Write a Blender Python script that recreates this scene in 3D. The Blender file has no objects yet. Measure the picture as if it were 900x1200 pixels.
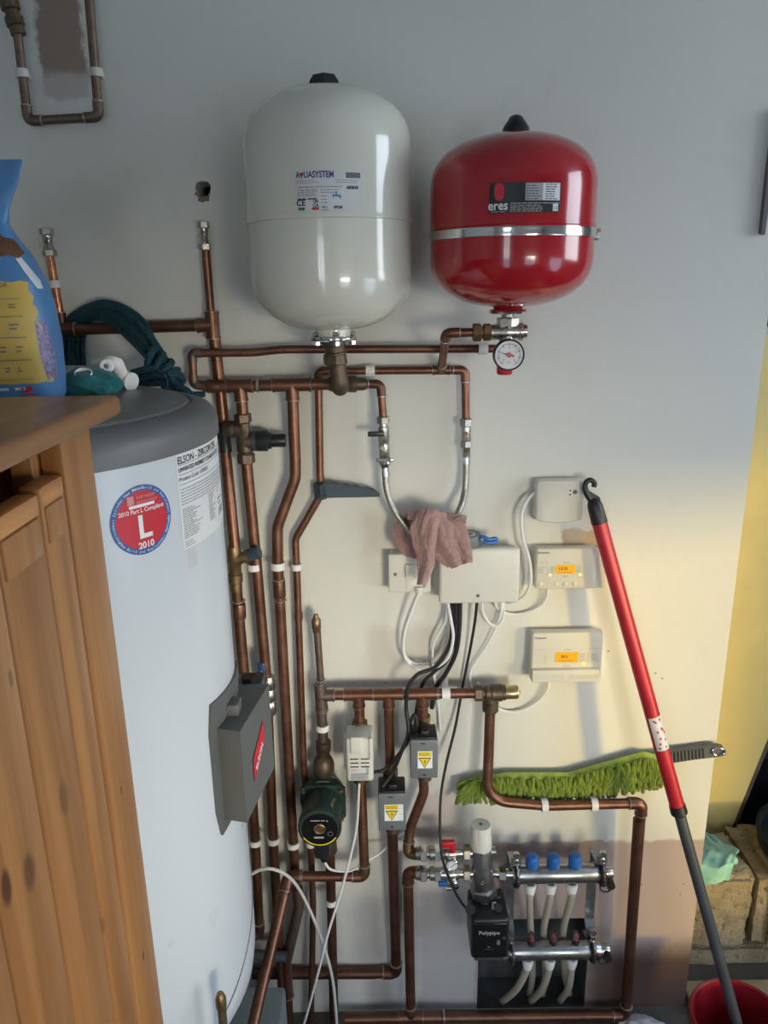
import bpy, bmesh, math, random
from math import sin, cos, pi, radians, atan2, sqrt
from mathutils import Vector, Matrix, noise
rnd = random.Random(7)
SC = bpy.context.scene
COL = SC.collection

# ------------------------------------------------------------------ camera, light, exposure
EYE = Vector((0.0, -1.5, 1.75))
PITCH, ROLL = radians(16.4), radians(0.94)
FWD = Vector((0, cos(PITCH), -sin(PITCH)))
_u0 = Vector((0, sin(PITCH), cos(PITCH))); _r0 = Vector((1, 0, 0))
RGT = _r0 * cos(ROLL) - _u0 * sin(ROLL)
UPV = _r0 * sin(ROLL) + _u0 * cos(ROLL)
cam_data = bpy.data.cameras.new('camera')
cam = bpy.data.objects.new('camera', cam_data); COL.objects.link(cam)
cam.matrix_world = Matrix(((RGT.x, UPV.x, -FWD.x, EYE.x), (RGT.y, UPV.y, -FWD.y, EYE.y), (RGT.z, UPV.z, -FWD.z, EYE.z), (0, 0, 0, 1)))
cam_data.sensor_fit = 'VERTICAL'; cam_data.sensor_height = 36; cam_data.lens = 27
cam_data.clip_start = 0.02
SC.camera = cam
SC.view_settings.view_transform = 'Standard'
SC.view_settings.look = 'None'
SC.view_settings.gamma = 1
SC.view_settings.use_curve_mapping = False
SC.view_settings.exposure = 0.0

SUN_AZ, SUN_EL = radians(42), radians(5)
SUN_STRENGTH, SKY_STRENGTH, GLOW_STRENGTH = 2.4, 8.4, 3.0
_sd = Vector((-sin(SUN_AZ) * cos(SUN_EL), cos(SUN_AZ) * cos(SUN_EL), -sin(SUN_EL)))
world = bpy.data.worlds.new('sky'); SC.world = world; world.use_nodes = True
wn = world.node_tree; wn.nodes.clear()
def _wn(t): return wn.nodes.new(t)
def _wm(op, a, b):
    n = _wn('ShaderNodeMath'); n.operation = op; n.use_clamp = False
    for k, v in enumerate((a, b)):
        if hasattr(v, 'node'): wn.links.new(v, n.inputs[k])
        else: n.inputs[k].default_value = v
    return n.outputs[0]
wo = _wn('ShaderNodeOutputWorld'); wb = _wn('ShaderNodeBackground'); wg = _wn('ShaderNodeBackground'); wa = _wn('ShaderNodeAddShader'); wt = _wn('ShaderNodeTexCoord')
ws = _wn('ShaderNodeSeparateXYZ'); wr = _wn('ShaderNodeValToRGB')
wn.links.new(wt.outputs['Generated'], ws.inputs[0]); wn.links.new(ws.outputs[2], wr.inputs[0])
wr.color_ramp.elements[0].position = 0.0; wr.color_ramp.elements[0].color = (0.84, 0.93, 1.0, 1)     # pale horizon to blue zenith
wr.color_ramp.elements[1].position = 0.8; wr.color_ramp.elements[1].color = (0.48, 0.68, 1.0, 1)
wn.links.new(wr.outputs[0], wb.inputs['Color']); wb.inputs['Strength'].default_value = SKY_STRENGTH
wd = _wn('ShaderNodeVectorMath'); wd.operation = 'DOT_PRODUCT'; wn.links.new(wt.outputs['Generated'], wd.inputs[0]); wd.inputs[1].default_value = -_sd
wg.inputs['Color'].default_value = (1.0, 0.82, 0.42, 1)                                              # hazy glow round the low sun
_band = _wm('POWER', _wm('MAXIMUM', _wm('SUBTRACT', 1.0, _wm('MAXIMUM', ws.outputs[2], 0.0)), 0.0), 9.0)                 # haze lies low over the horizon
wn.links.new(_wm('MULTIPLY', _wm('MULTIPLY', _wm('POWER', _wm('MAXIMUM', wd.outputs["Value"], 0.0), 5.0), _band), GLOW_STRENGTH), wg.inputs['Strength'])
wn.links.new(wb.outputs[0], wa.inputs[0]); wn.links.new(wg.outputs[0], wa.inputs[1]); wn.links.new(wa.outputs[0], wo.inputs[0])
sd = bpy.data.lights.new('sun', 'SUN'); sd.energy = SUN_STRENGTH; sd.color = (1.0, 0.68, 0.06); sd.angle = radians(5.5)
sun = bpy.data.objects.new('sun', sd); COL.objects.link(sun)
sun.rotation_euler = _sd.to_track_quat('-Z', 'Y').to_euler(); sun.location = (3, -4, 3)

# openings of the room that let the daylight in: in wall_right and wall_rear
WX0, WX1, WR_Y = -1.6, 2.3, -3.3           # left wall, right wall, rear wall
SIDE = (-2.32, -1.15, 0.0, 1.58)           # y0, y1, z0, z1
REAR = (0.75, 1.65, 0.65, 1.60)            # x0, x1, z0, z1
REAR2 = (-0.90, -0.35, 0.20, 2.05)
SIDE2 = (-1.05, -0.10, 1.55, 2.52)  # high opening in wall_right, added to brighten the upper wall
def portal(name, loc, rot, sx, sy):
    d = bpy.data.lights.new(name, 'AREA'); d.shape = 'RECTANGLE'; d.size = sx; d.size_y = sy; d.energy = 1
    d.cycles.is_portal = True
    o = bpy.data.objects.new(name, d); COL.objects.link(o); o.location = loc; o.rotation_euler = rot
for _r in (SIDE, SIDE2): portal('side_portal', (WX1 + 0.11, (_r[0] + _r[1]) / 2, (_r[2] + _r[3]) / 2), (0, radians(90), 0), _r[3] - _r[2], _r[1] - _r[0])
for _n, _r in (('rear_portal', REAR), ('rear_portal', REAR2)):
    portal(_n, ((_r[0] + _r[1]) / 2, WR_Y - 0.11, (_r[2] + _r[3]) / 2), (radians(90), 0, 0), _r[1] - _r[0], _r[3] - _r[2])

# added narrow-spread lamp at the rear opening, aimed to brighten the left wall
_wd = bpy.data.lights.new('rear_fill_lamp', 'AREA'); _wd.shape = 'RECTANGLE'; _wd.size = 0.80; _wd.size_y = 0.85; _wd.energy = 2.3; _wd.color = (1.0, 0.88, 0.64); _wd.spread = radians(26)
_wl = bpy.data.objects.new('rear_fill_lamp', _wd); COL.objects.link(_wl); _wl.location = (1.2, WR_Y - 0.12, 1.12)
_wl.rotation_euler = (Vector((-0.24, 0, 0.98)) - _wl.location).to_track_quat('-Z', 'Y').to_euler()

# ------------------------------------------------------------------ measuring helpers: a pixel of the 900x1200 frame -> the point at a known depth
def ray(px, py): return FWD * 900 + RGT * (px - 450) - UPV * (py - 600)
def P(px, py, d=0.0):                       # d = distance in front of the back wall
    v = ray(px, py); return EYE + v * ((-d - EYE.y) / v.y)
def PX(px, py, X):
    v = ray(px, py); return EYE + v * ((X - EYE.x) / v.x)
def PZ(px, py, Z):
    v = ray(px, py); return EYE + v * ((Z - EYE.z) / v.z)

# ------------------------------------------------------------------ mesh builder
class MB:
    def __init__(s): s.v = []; s.f = []
    def add(s, vs, fs):
        n = len(s.v); s.v.extend(Vector(v) for v in vs); s.f.extend([tuple(i + n for i in f) for f in fs]); return s
    def bm(s, bm, M=None):
        bm.verts.ensure_lookup_table(); bm.verts.index_update()
        vs = [(M @ v.co if M else v.co.copy()) for v in bm.verts]
        fs = [[v.index for v in f.verts] for f in bm.faces]; bm.free(); return s.add(vs, fs)
    def rbox(s, lo, hi, bev=0.0, seg=2, M=None):
        lo = Vector(lo); hi = Vector(hi); lo, hi = Vector([min(a, b) for a, b in zip(lo, hi)]), Vector([max(a, b) for a, b in zip(lo, hi)])
        bm = bmesh.new(); bmesh.ops.create_cube(bm, size=1)
        for v in bm.verts: v.co = Vector([lo[i] + (v.co[i] + 0.5) * (hi[i] - lo[i]) for i in range(3)])
        if bev > 0:
            bev = min(bev, 0.49 * min(hi[i] - lo[i] for i in range(3)))
            bmesh.ops.bevel(bm, geom=list(bm.edges), offset=bev, segments=seg, profile=0.5, affect='EDGES')
        return s.bm(bm, M)
    def sweep(s, pts, r, seg=12, cap=True, phase=0.0):
        pts = [Vector(p) for p in pts]
        pts = [p for i, p in enumerate(pts) if i == 0 or (p - pts[i - 1]).length > 1e-6]
        n = len(pts); rs = r if isinstance(r, (list, tuple)) else [r] * n
        if len(rs) != n: rs = [rs[0] + (rs[-1] - rs[0]) * i / (n - 1) for i in range(n)]
        T = []
        for i in range(n):
            a = (pts[i] - pts[i - 1]).normalized() if i else None
            b = (pts[i + 1] - pts[i]).normalized() if i < n - 1 else None
            T.append((a or b) if a is None or b is None else ((a + b).normalized() if (a + b).length > 1e-6 else a))
        ref = Vector((0, -1, 0)) if abs(T[0].y) < 0.9 else Vector((0, 0, 1))
        N = (ref - T[0] * ref.dot(T[0])).normalized()
        vs = []; fs = []
        for i in range(n):
            if i:
                q = T[i - 1].rotation_difference(T[i]); N = q @ N; N = (N - T[i] * N.dot(T[i])).normalized()
            B = T[i].cross(N)
            for k in range(seg):
                a = 2 * pi * k / seg + phase; vs.append(pts[i] + (N * cos(a) + B * sin(a)) * rs[i])
        for i in range(n - 1):
            for k in range(seg):
                k2 = (k + 1) % seg; fs.append((i * seg + k, i * seg + k2, (i + 1) * seg + k2, (i + 1) * seg + k))
        if cap: fs.append(tuple(range(seg))[::-1]); fs.append(tuple((n - 1) * seg + k for k in range(seg)))
        return s.add(vs, fs)
    def cyl(s, a, b, r, seg=16, phase=0.0): return s.sweep([a, b], r, seg, True, phase)
    def lathe(s, prof, o, ax=(0, 0, 1), seg=32, cap=True):      # prof: (radius, height along ax)
        ax = Vector(ax).normalized(); ref = Vector((0, -1, 0)) if abs(ax.y) < 0.9 else Vector((0, 0, 1))
        N = (ref - ax * ref.dot(ax)).normalized(); B = ax.cross(N); o = Vector(o)
        vs = []; fs = []; n = len(prof)
        for (r, h) in prof:
            for k in range(seg):
                a = 2 * pi * k / seg; vs.append(o + ax * h + (N * cos(a) + B * sin(a)) * max(r, 1e-5))
        for i in range(n - 1):
            for k in range(seg):
                k2 = (k + 1) % seg; fs.append((i * seg + k, i * seg + k2, (i + 1) * seg + k2, (i + 1) * seg + k))
        if cap: fs.append(tuple(range(seg))[::-1]); fs.append(tuple((n - 1) * seg + k for k in range(seg)))
        return s.add(vs, fs)
    def ball(s, c, r, seg=16, sc=(1, 1, 1)):
        bm = bmesh.new(); bmesh.ops.create_uvsphere(bm, u_segments=seg, v_segments=max(6, seg // 2), radius=1)
        c = Vector(c)
        for v in bm.verts: v.co = Vector((v.co.x * r * sc[0], v.co.y * r * sc[1], v.co.z * r * sc[2])) + c
        return s.bm(bm)
    def prism(s, poly, vec):                # poly: list of 3D points, extruded by vec
        n = len(poly); p = [Vector(q) for q in poly]; vec = Vector(vec)
        return s.add(p + [q + vec for q in p], [tuple(range(n))[::-1], tuple(range(n, 2 * n))] + [(i, (i + 1) % n, n + (i + 1) % n, n + i) for i in range(n)])
    def grid(s, nu, nv, fn, thick=0.0, closed=False):
        vs = [Vector(fn(i / (nu - 1), j / (nv - 1))) for j in range(nv) for i in range(nu)]
        fs = [(j * nu + i, j * nu + i + 1, (j + 1) * nu + i + 1, (j + 1) * nu + i) for j in range(nv - 1) for i in range(nu - 1)]
        if thick:
            bm = bmesh.new(); bv = [bm.verts.new(v) for v in vs]
            for f in fs: bm.faces.new([bv[i] for i in f])
            bm.normal_update()
            nn = [v.normal.copy() for v in bm.verts]; bm.free()
            m = len(vs); vs2 = vs + [v - q * thick for v, q in zip(vs, nn)]
            fs2 = list(fs) + [tuple(i + m for i in f[::-1]) for f in fs]
            ring = [i for i in range(nu)] + [j * nu + nu - 1 for j in range(1, nv)] + [(nv - 1) * nu + i for i in range(nu - 2, -1, -1)] + [j * nu for j in range(nv - 2, 0, -1)]
            for a, b in zip(ring, ring[1:] + ring[:1]): fs2.append((b, a, a + m, b + m))
            return s.add(vs2, fs2)
        return s.add(vs, fs)

LOC = {}
def _mesh(name, mb, mat, loc, smooth=True, ang=40):
    me = bpy.data.meshes.new(name)
    me.from_pydata([tuple(v - loc) for v in mb.v], [], mb.f)
    me.materials.append(mat)
    bm = bmesh.new(); bm.from_mesh(me); bmesh.ops.recalc_face_normals(bm, faces=list(bm.faces)); bm.to_mesh(me); bm.free()
    if smooth:
        me.polygons.foreach_set('use_smooth', [True] * len(me.polygons)); me.set_sharp_from_angle(angle=radians(ang))
    me.update(); return me
def thing(name, label, cat, loc, group=None, kind=None):
    o = bpy.data.objects.new(name, None); COL.objects.link(o); o.empty_display_size = 0.05
    o.location = loc; LOC[o.name] = Vector(loc); o['label'] = label; o['category'] = cat
    if group: o['group'] = group
    if kind: o['kind'] = kind
    return o
def part(parent, name, mb, mat, label=None, smooth=True, kind=None, ang=40):
    L = LOC[parent.name]; o = bpy.data.objects.new(name, _mesh(name, mb, mat, L, smooth, ang)); COL.objects.link(o)
    o.parent = parent; LOC[o.name] = L
    if label: o['label'] = label
    if kind: o['kind'] = kind
    return o
def one(name, label, cat, mb, mat, group=None, kind=None, smooth=True, ang=40):
    c = sum(mb.v, Vector()) / len(mb.v); c.z = min(v.z for v in mb.v)
    o = bpy.data.objects.new(name, _mesh(name, mb, mat, c, smooth, ang)); COL.objects.link(o); o.location = c; LOC[o.name] = c
    if label: o['label'] = label
    if cat: o['category'] = cat
    if group: o['group'] = group
    if kind: o['kind'] = kind
    return o
def struct(name, mb, mat, smooth=False):
    o = bpy.data.objects.new(name, _mesh(name, mb, mat, Vector(), smooth)); COL.objects.link(o); LOC[o.name] = Vector(); o['kind'] = 'structure'
    return o

def fillet(pts, rad, n=7):
    pts = [Vector(p) for p in pts]; out = [pts[0]]
    for i in range(1, len(pts) - 1):
        R = rad[i - 1] if isinstance(rad, (list, tuple)) else rad
        a, b, c = pts[i - 1], pts[i], pts[i + 1]; u = (a - b); w = (c - b); lu, lw = u.length, w.length; u /= lu; w /= lw
        ang = u.angle(w)
        if ang > pi - 0.02 or R <= 0: out.append(b); continue
        t = min(R / math.tan(ang / 2), 0.49 * lu, 0.49 * lw); r2 = t * math.tan(ang / 2)
        ctr = b + (u + w).normalized() * (r2 / sin(ang / 2)); s0 = b + u * t - ctr; s1 = b + w * t - ctr; tot = s0.angle(s1)
        m = max(2, int(n * tot / 1.57) + 1)
        for k in range(m + 1):
            f = k / m; out.append(ctr + (s0 * sin((1 - f) * tot) + s1 * sin(f * tot)) / sin(tot))
    out.append(pts[-1]); return out
def spline(pts, n=8):
    p = [Vector(q) for q in pts]; p = [p[0] * 2 - p[1]] + p + [p[-1] * 2 - p[-2]]; out = []
    for i in range(1, len(p) - 2):
        for k in range(n):
            t = k / n; a, b, c, d = p[i - 1], p[i], p[i + 1], p[i + 2]
            out.append(0.5 * ((2 * b) + (c - a) * t + (2 * a - 5 * b + 4 * c - d) * t * t + (3 * b - a - 3 * c + d) * t ** 3))
    out.append(p[-2]); return out
# ------------------------------------------------------------------ materials
MATS = {}
class NT:
    def __init__(s, name):
        s.m = bpy.data.materials.new(name); s.m.use_nodes = True; s.t = s.m.node_tree; s.n = s.t.nodes; s.b = s.n['Principled BSDF']
        tc = s.n.new('ShaderNodeTexCoord'); s.co = tc.outputs['Object']
    def lk(s, a, b): s.t.links.new(a, b)
    def put(s, sock, v):
        if v is None: return
        if hasattr(v, 'node'): s.lk(v, sock)
        else: sock.default_value = v
    def math(s, op, a, b=None, c=None, clamp=False):
        n = s.n.new('ShaderNodeMath'); n.operation = op; n.use_clamp = clamp; s.put(n.inputs[0], a); s.put(n.inputs[1], b); s.put(n.inputs[2], c); return n.outputs[0]
    def map(s, scale=(1, 1, 1), loc=(0, 0, 0), co=None):
        n = s.n.new('ShaderNodeMapping'); s.lk(co or s.co, n.inputs[0]); n.inputs['Scale'].default_value = scale; n.inputs['Location'].default_value = loc; return n.outputs[0]
    def noise(s, scale, detail=3, rough=0.55, co=None, dist=0.0):
        n = s.n.new('ShaderNodeTexNoise'); s.lk(co or s.co, n.inputs['Vector']); n.inputs['Scale'].default_value = scale
        n.inputs['Detail'].default_value = detail; n.inputs['Roughness'].default_value = rough; n.inputs['Distortion'].default_value = dist; return n.outputs['Fac']
    def ramp(s, f, stops):
        n = s.n.new('ShaderNodeValToRGB'); s.lk(f, n.inputs[0]); e = n.color_ramp.elements
        while len(e) < len(stops): e.new(0.5)
        for k, (p, c) in enumerate(stops): e[k].position = p; e[k].color = (*c, 1) if not isinstance(c, (int, float)) else (c, c, c, 1)
        return n.outputs[0]
    def mix(s, f, a, b, mode='MIX'):
        n = s.n.new('ShaderNodeMix'); n.data_type = 'RGBA'; n.blend_type = mode; s.put(n.inputs[0], f)
        for i, v in ((6, a), (7, b)): s.put(n.inputs[i], (*v, 1) if isinstance(v, tuple) and len(v) == 3 else v)
        return n.outputs[2]
    def bump(s, h, strength=0.3, dist=0.002):
        n = s.n.new('ShaderNodeBump'); n.inputs['Strength'].default_value = strength; n.inputs['Distance'].default_value = dist; s.lk(h, n.inputs['Height'])
        s.lk(n.outputs[0], s.b.inputs['Normal'])
    def set(s, **k):
        for a, v in k.items():
            a = {'color': 'Base Color', 'metal': 'Metallic', 'rough': 'Roughness', 'emit': 'Emission Color', 'estr': 'Emission Strength', 'coat': 'Coat Weight', 'trans': 'Transmission Weight', 'spec': 'Specular IOR Level', 'sss': 'Subsurface Weight', 'alpha': 'Alpha', 'sheen': 'Sheen Weight'}[a]
            s.put(s.b.inputs[a], (*v, 1) if isinstance(v, tuple) and len(v) == 3 else v)
        return s.m
def plain(name, color, rough=0.5, metal=0.0, var=0.12, scale=25, bump=0.0, bscale=200, **k):
    t = NT(name); c2 = tuple(max(0, x * (1 - var)) for x in color)
    f = t.noise(scale, 4); col = t.mix(t.ramp(f, [(0.3, 0.0), (0.7, 1.0)]), c2, color)
    rv = t.math('MULTIPLY_ADD', f, 0.16, max(0.02, rough - 0.08))
    t.set(color=col, rough=rv, metal=metal, **k)
    if bump: t.bump(t.noise(bscale, 4), bump, 0.001)
    return t.m
def srgb(r, g, b): return tuple(((c / 255 + 0.055) / 1.055) ** 2.4 if c > 10 else c / 255 / 12.92 for c in (r, g, b))

def copper(name, a, b, c, rough=0.38):
    t = NT(name); f = t.noise(18, 5, 0.65, dist=0.4); g = t.noise(90, 3)
    col = t.mix(t.ramp(f, [(0.32, 0.0), (0.62, 1.0)]), a, b); col = t.mix(t.ramp(t.noise(9, 4), [(0.55, 0.0), (0.75, 1.0)]), col, c)
    col = t.mix(t.math('MULTIPLY', t.ramp(g, [(0.5, 0.0), (0.8, 1.0)]), 0.35), col, (0.03, 0.018, 0.012))
    t.set(color=col, metal=0.85, rough=t.math('MULTIPLY_ADD', f, 0.3, rough - 0.12)); t.bump(g, 0.06, 0.001); return t.m
COPPER = copper('tarnished_copper', (0.165, 0.075, 0.046), (0.255, 0.122, 0.078), (0.115, 0.056, 0.038))
COPPER_DARK = copper('dark_copper', (0.115, 0.056, 0.038), (0.18, 0.088, 0.060), (0.08, 0.042, 0.031), 0.42)
COPPER_GREY = copper('dull_grey_copper', (0.14, 0.10, 0.08), (0.22, 0.16, 0.13), (0.10, 0.08, 0.07), 0.5)
COPPER_NEW = copper('bright_copper', (0.62, 0.24, 0.12), (0.78, 0.34, 0.20), (0.45, 0.17, 0.09), 0.26)
SOLDER = plain('solder', (0.50, 0.46, 0.42), 0.4, 0.8, 0.4, 200)
BRASS = plain('dull_brass', (0.30, 0.20, 0.10), 0.42, 0.85, 0.45, 60, 0.1)
BRASS_BROWN = plain('brown_brass', (0.17, 0.125, 0.085), 0.5, 0.75, 0.45, 50, 0.15)
BRASS_BRIGHT = plain('bright_brass', (0.62, 0.48, 0.24), 0.3, 0.95, 0.25, 60)
NICKEL = plain('nickel_plate', (0.52, 0.49, 0.44), 0.28, 0.95, 0.25, 60)
CHROME = plain('chrome', (0.72, 0.72, 0.72), 0.14, 1.0, 0.08, 40)
STEEL = plain('brushed_steel', (0.48, 0.48, 0.47), 0.3, 1.0, 0.18, 80)
ZINC = plain('zinc_steel', (0.40, 0.41, 0.42), 0.33, 0.95, 0.2, 60)
WHITE = plain('white_plastic', (0.70, 0.67, 0.585), 0.42, 0, 0.05)
CREAM = plain('cream_plastic', (0.72, 0.68, 0.56), 0.45, 0, 0.04)
PALE = plain('pale_grey_plastic', (0.64, 0.625, 0.56), 0.45, 0, 0.05)
CLIP = plain('clip_white', (0.80, 0.78, 0.74), 0.5, 0, 0.08)
CLIP_PAINTED = plain('painted_clip', (0.66, 0.64, 0.60), 0.6, 0, 0.12, 80)
GREY = plain('dark_grey_plastic', (0.115, 0.12, 0.118), 0.5, 0, 0.12)
VALVE_GREY = plain('grey_painted_steel', (0.165, 0.18, 0.185), 0.42, 0.1, 0.12, 40)
LID_GREY = plain('lid_grey', (0.135, 0.138, 0.138), 0.42, 0, 0.15, 12)
BLACK = plain('black_plastic', (0.014, 0.015, 0.016), 0.4, 0, 0.3)
BLACK_GLOSS = plain('black_gloss', (0.008, 0.009, 0.010), 0.16, 0, 0.2)
RUBBER = plain('black_rubber', (0.012, 0.012, 0.012), 0.55, 0, 0.3)
INK = plain('black_ink', (0.02, 0.02, 0.022), 0.6, 0, 0.1)
INK_GREY = plain('grey_ink', (0.16, 0.16, 0.17), 0.6, 0, 0.2, 400)
INK_PALE = plain('pale_ink', (0.42, 0.42, 0.42), 0.6, 0, 0.2, 400)
INK_BLUE = plain('navy_ink', (0.035, 0.045, 0.20), 0.5, 0, 0.1)
INK_SKY = plain('sky_ink', (0.05, 0.27, 0.52), 0.5, 0, 0.1)
INK_RED = plain('red_ink', (0.60, 0.02, 0.035), 0.45, 0, 0.1)
INK_WHITE = plain('white_ink', (0.80, 0.80, 0.80), 0.5, 0, 0.05)
INK_PINK = plain('pink_ink', (0.62, 0.30, 0.30), 0.5, 0, 0.1)
INK_YELLOW = plain('yellow_ink', (0.80, 0.58, 0.02), 0.5, 0, 0.08)
INK_GREEN = plain('green_ink', (0.03, 0.18, 0.06), 0.5, 0, 0.1)
PAPER = plain('label_paper', (0.74, 0.74, 0.74), 0.5, 0, 0.05)
PAPER_VESSEL = plain('label_film', (0.66, 0.66, 0.66), 0.35, 0, 0.05)
BLUE_RING = plain('sticker_blue', (0.025, 0.11, 0.34), 0.4, 0, 0.1)
VESSEL_WHITE = plain('white_enamel', (0.70, 0.68, 0.585), 0.17, 0, 0.03, 6, coat=0.5)
VESSEL_RED = plain('red_enamel', (0.42, 0.008, 0.016), 0.17, 0, 0.15, 6, coat=0.5)
TANK = plain('white_coated_steel', (0.58, 0.62, 0.66), 0.3, 0, 0.004, 5, coat=0.15)
RED_PLASTIC = plain('red_plastic', (0.50, 0.015, 0.03), 0.35, 0, 0.12)
RED_POLE = plain('red_painted_tube', (0.50, 0.022, 0.035), 0.34, 0.15, 0.15)
BLUE_PLASTIC = plain('blue_plastic', (0.02, 0.13, 0.42), 0.4, 0, 0.15)
NAVY = plain('navy_plastic', (0.012, 0.035, 0.14), 0.4, 0, 0.15)
GREEN_PUMP = plain('dark_green_paint', (0.016, 0.045, 0.034), 0.38, 0.1, 0.3, 30)
SLATE = plain('slate_plastic', (0.045, 0.07, 0.09), 0.5, 0, 0.25, 60, 0.1)
FLEX_WHITE = plain('white_flex', (0.78, 0.77, 0.74), 0.45, 0, 0.05)
FLEX_GREY = plain('pale_grey_flex', (0.60, 0.58, 0.54), 0.45, 0, 0.06)
PEX = plain('cream_pipe', (0.46, 0.41, 0.31), 0.4, 0, 0.12, 30, sss=0.0)
GREY_TUBE = plain('dark_grey_tube', (0.065, 0.072, 0.08), 0.42, 0.1, 0.2)
TAPE = plain('grey_tape', (0.17, 0.18, 0.19), 0.45, 0, 0.1)
BUCKET_RED = plain('bucket_red', (0.27, 0.008, 0.016), 0.4, 0, 0.15)
PLANK_PALE = plain('pale_timber', (0.56, 0.43, 0.24), 0.7, 0, 0.25, 14)
CONCRETE = plain('concrete', (0.14, 0.12, 0.10), 0.85, 0, 0.35, 9, 0.3, 60)
PLINTH = plain('grey_green_paint', (0.22, 0.25, 0.25), 0.6, 0, 0.25, 9, 0.1)
ROOM = plain('room_paint', (0.62, 0.62, 0.60), 0.9, 0, 0.1, 3)
CEIL = plain('ceiling_paint', (0.74, 0.75, 0.74), 0.9, 0, 0.08, 3)
STRIP_GREY = plain('strip_grey', (0.13, 0.13, 0.135), 0.6, 0, 0.15)
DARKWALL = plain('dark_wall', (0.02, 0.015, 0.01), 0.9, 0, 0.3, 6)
GROUND = plain('yard_ground', (0.50, 0.51, 0.50), 0.9, 0, 0.3, 2)
FRAME_WHITE = plain('painted_frame', (0.60, 0.60, 0.58), 0.5, 0, 0.05)
YELLOW = plain('yellow_paint', (0.74, 0.56, 0.20), 0.5, 0, 0.10, 12, 0.06, 40)
MINT = plain('mint_cloth', (0.34, 0.66, 0.50), 0.95, 0, 0.25, 60, 0.5, 500, sheen=0.3)
TEAL = plain('teal_cloth', (0.008, 0.135, 0.145), 0.9, 0, 0.25, 40, 0.4, 400, sheen=0.2)
PINK = plain('pink_towel', (0.40, 0.235, 0.205), 0.97, 0, 0.3, 160, 0.9, 700, sheen=0.5)
LIME = plain('lime_microfibre', (0.19, 0.27, 0.014), 0.9, 0, 0.45, 60, 0.5, 700, sheen=0.3)
LIME_PALE = plain('lime_pad', (0.30, 0.40, 0.06), 0.95, 0, 0.25, 60, 0.5, 600, sheen=0.3)
BAGBLUE = plain('blue_bag_film', (0.085, 0.23, 0.46), 0.36, 0, 0.3, 9, 0.25, 18)
BAGBROWN = plain('brown_fur_print', (0.17, 0.075, 0.035), 0.45, 0, 0.6, 60)
BAGYELLOW = plain('yellow_panel_print', (0.55, 0.37, 0.07), 0.45, 0, 0.1)
BAGWHITE = plain('white_print', (0.65, 0.65, 0.68), 0.45, 0, 0.2)
BAGLILAC = plain('lilac_print', (0.30, 0.25, 0.45), 0.45, 0, 0.7, 200)
PLASTER_CHIP = plain('chipped_plaster', (0.26, 0.17, 0.12), 0.9, 0, 0.4, 90)
HOLE = plain('hole_dark', (0.008, 0.008, 0.008), 0.95)
LAGGING = plain('grey_lagging', (0.115, 0.125, 0.12), 0.85, 0, 0.5, 14, 0.3, 50)

def rope_mat():
    t = NT('teal_rope'); v = t.n.new('ShaderNodeTexVoronoi'); t.lk(t.co, v.inputs['Vector']); v.inputs['Scale'].default_value = 330
    col = t.mix(t.ramp(v.outputs['Distance'], [(0.15, 0.0), (0.6, 1.0)]), (0.014, 0.115, 0.15), (0.004, 0.03, 0.045))
    t.set(color=col, rough=0.65); t.bump(t.math('SUBTRACT', 1.0, v.outputs['Distance']), 0.6, 0.002); return t.m
ROPE = rope_mat()
def braid_mat():
    t = NT('braided_steel'); w = t.n.new('ShaderNodeTexVoronoi'); t.lk(t.co, w.inputs['Vector']); w.inputs['Scale'].default_value = 420
    t.set(color=t.mix(w.outputs['Distance'], (0.50, 0.48, 0.43), (0.24, 0.23, 0.20)), metal=0.85, rough=0.38); t.bump(w.outputs['Distance'], 0.4, 0.001); return t.m
BRAID = braid_mat()
def glass_mat():
    t = NT('clear_plastic'); t.set(color=(0.85, 0.80, 0.76), rough=0.08, trans=0.95); t.b.inputs['IOR'].default_value = 1.4; return t.m
CLEAR = glass_mat()
def glow(name, col, strength):
    t = NT(name); t.set(color=tuple(c * 0.5 for c in col), rough=0.3, emit=col, estr=strength); return t.m
LCD = glow('lcd_backlight', (1.0, 0.42, 0.005), 0.62)
LED = glow('yellow_led', (1.0, 0.82, 0.10), 1.3)

def stone_mat():
    t = NT('sandstone'); f = t.noise(9, 6, 0.65); g = t.noise(55, 5, 0.7)
    col = t.mix(t.ramp(f, [(0.3, 0.0), (0.7, 1.0)]), (0.27, 0.20, 0.11), (0.56, 0.45, 0.27)); col = t.mix(t.ramp(g, [(0.30, 1.0), (0.45, 0.0)]), col, (0.07, 0.05, 0.03))
    t.set(color=col, rough=0.85); t.bump(t.math('ADD', f, g), 0.9, 0.012); return t.m
STONE = stone_mat()

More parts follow.
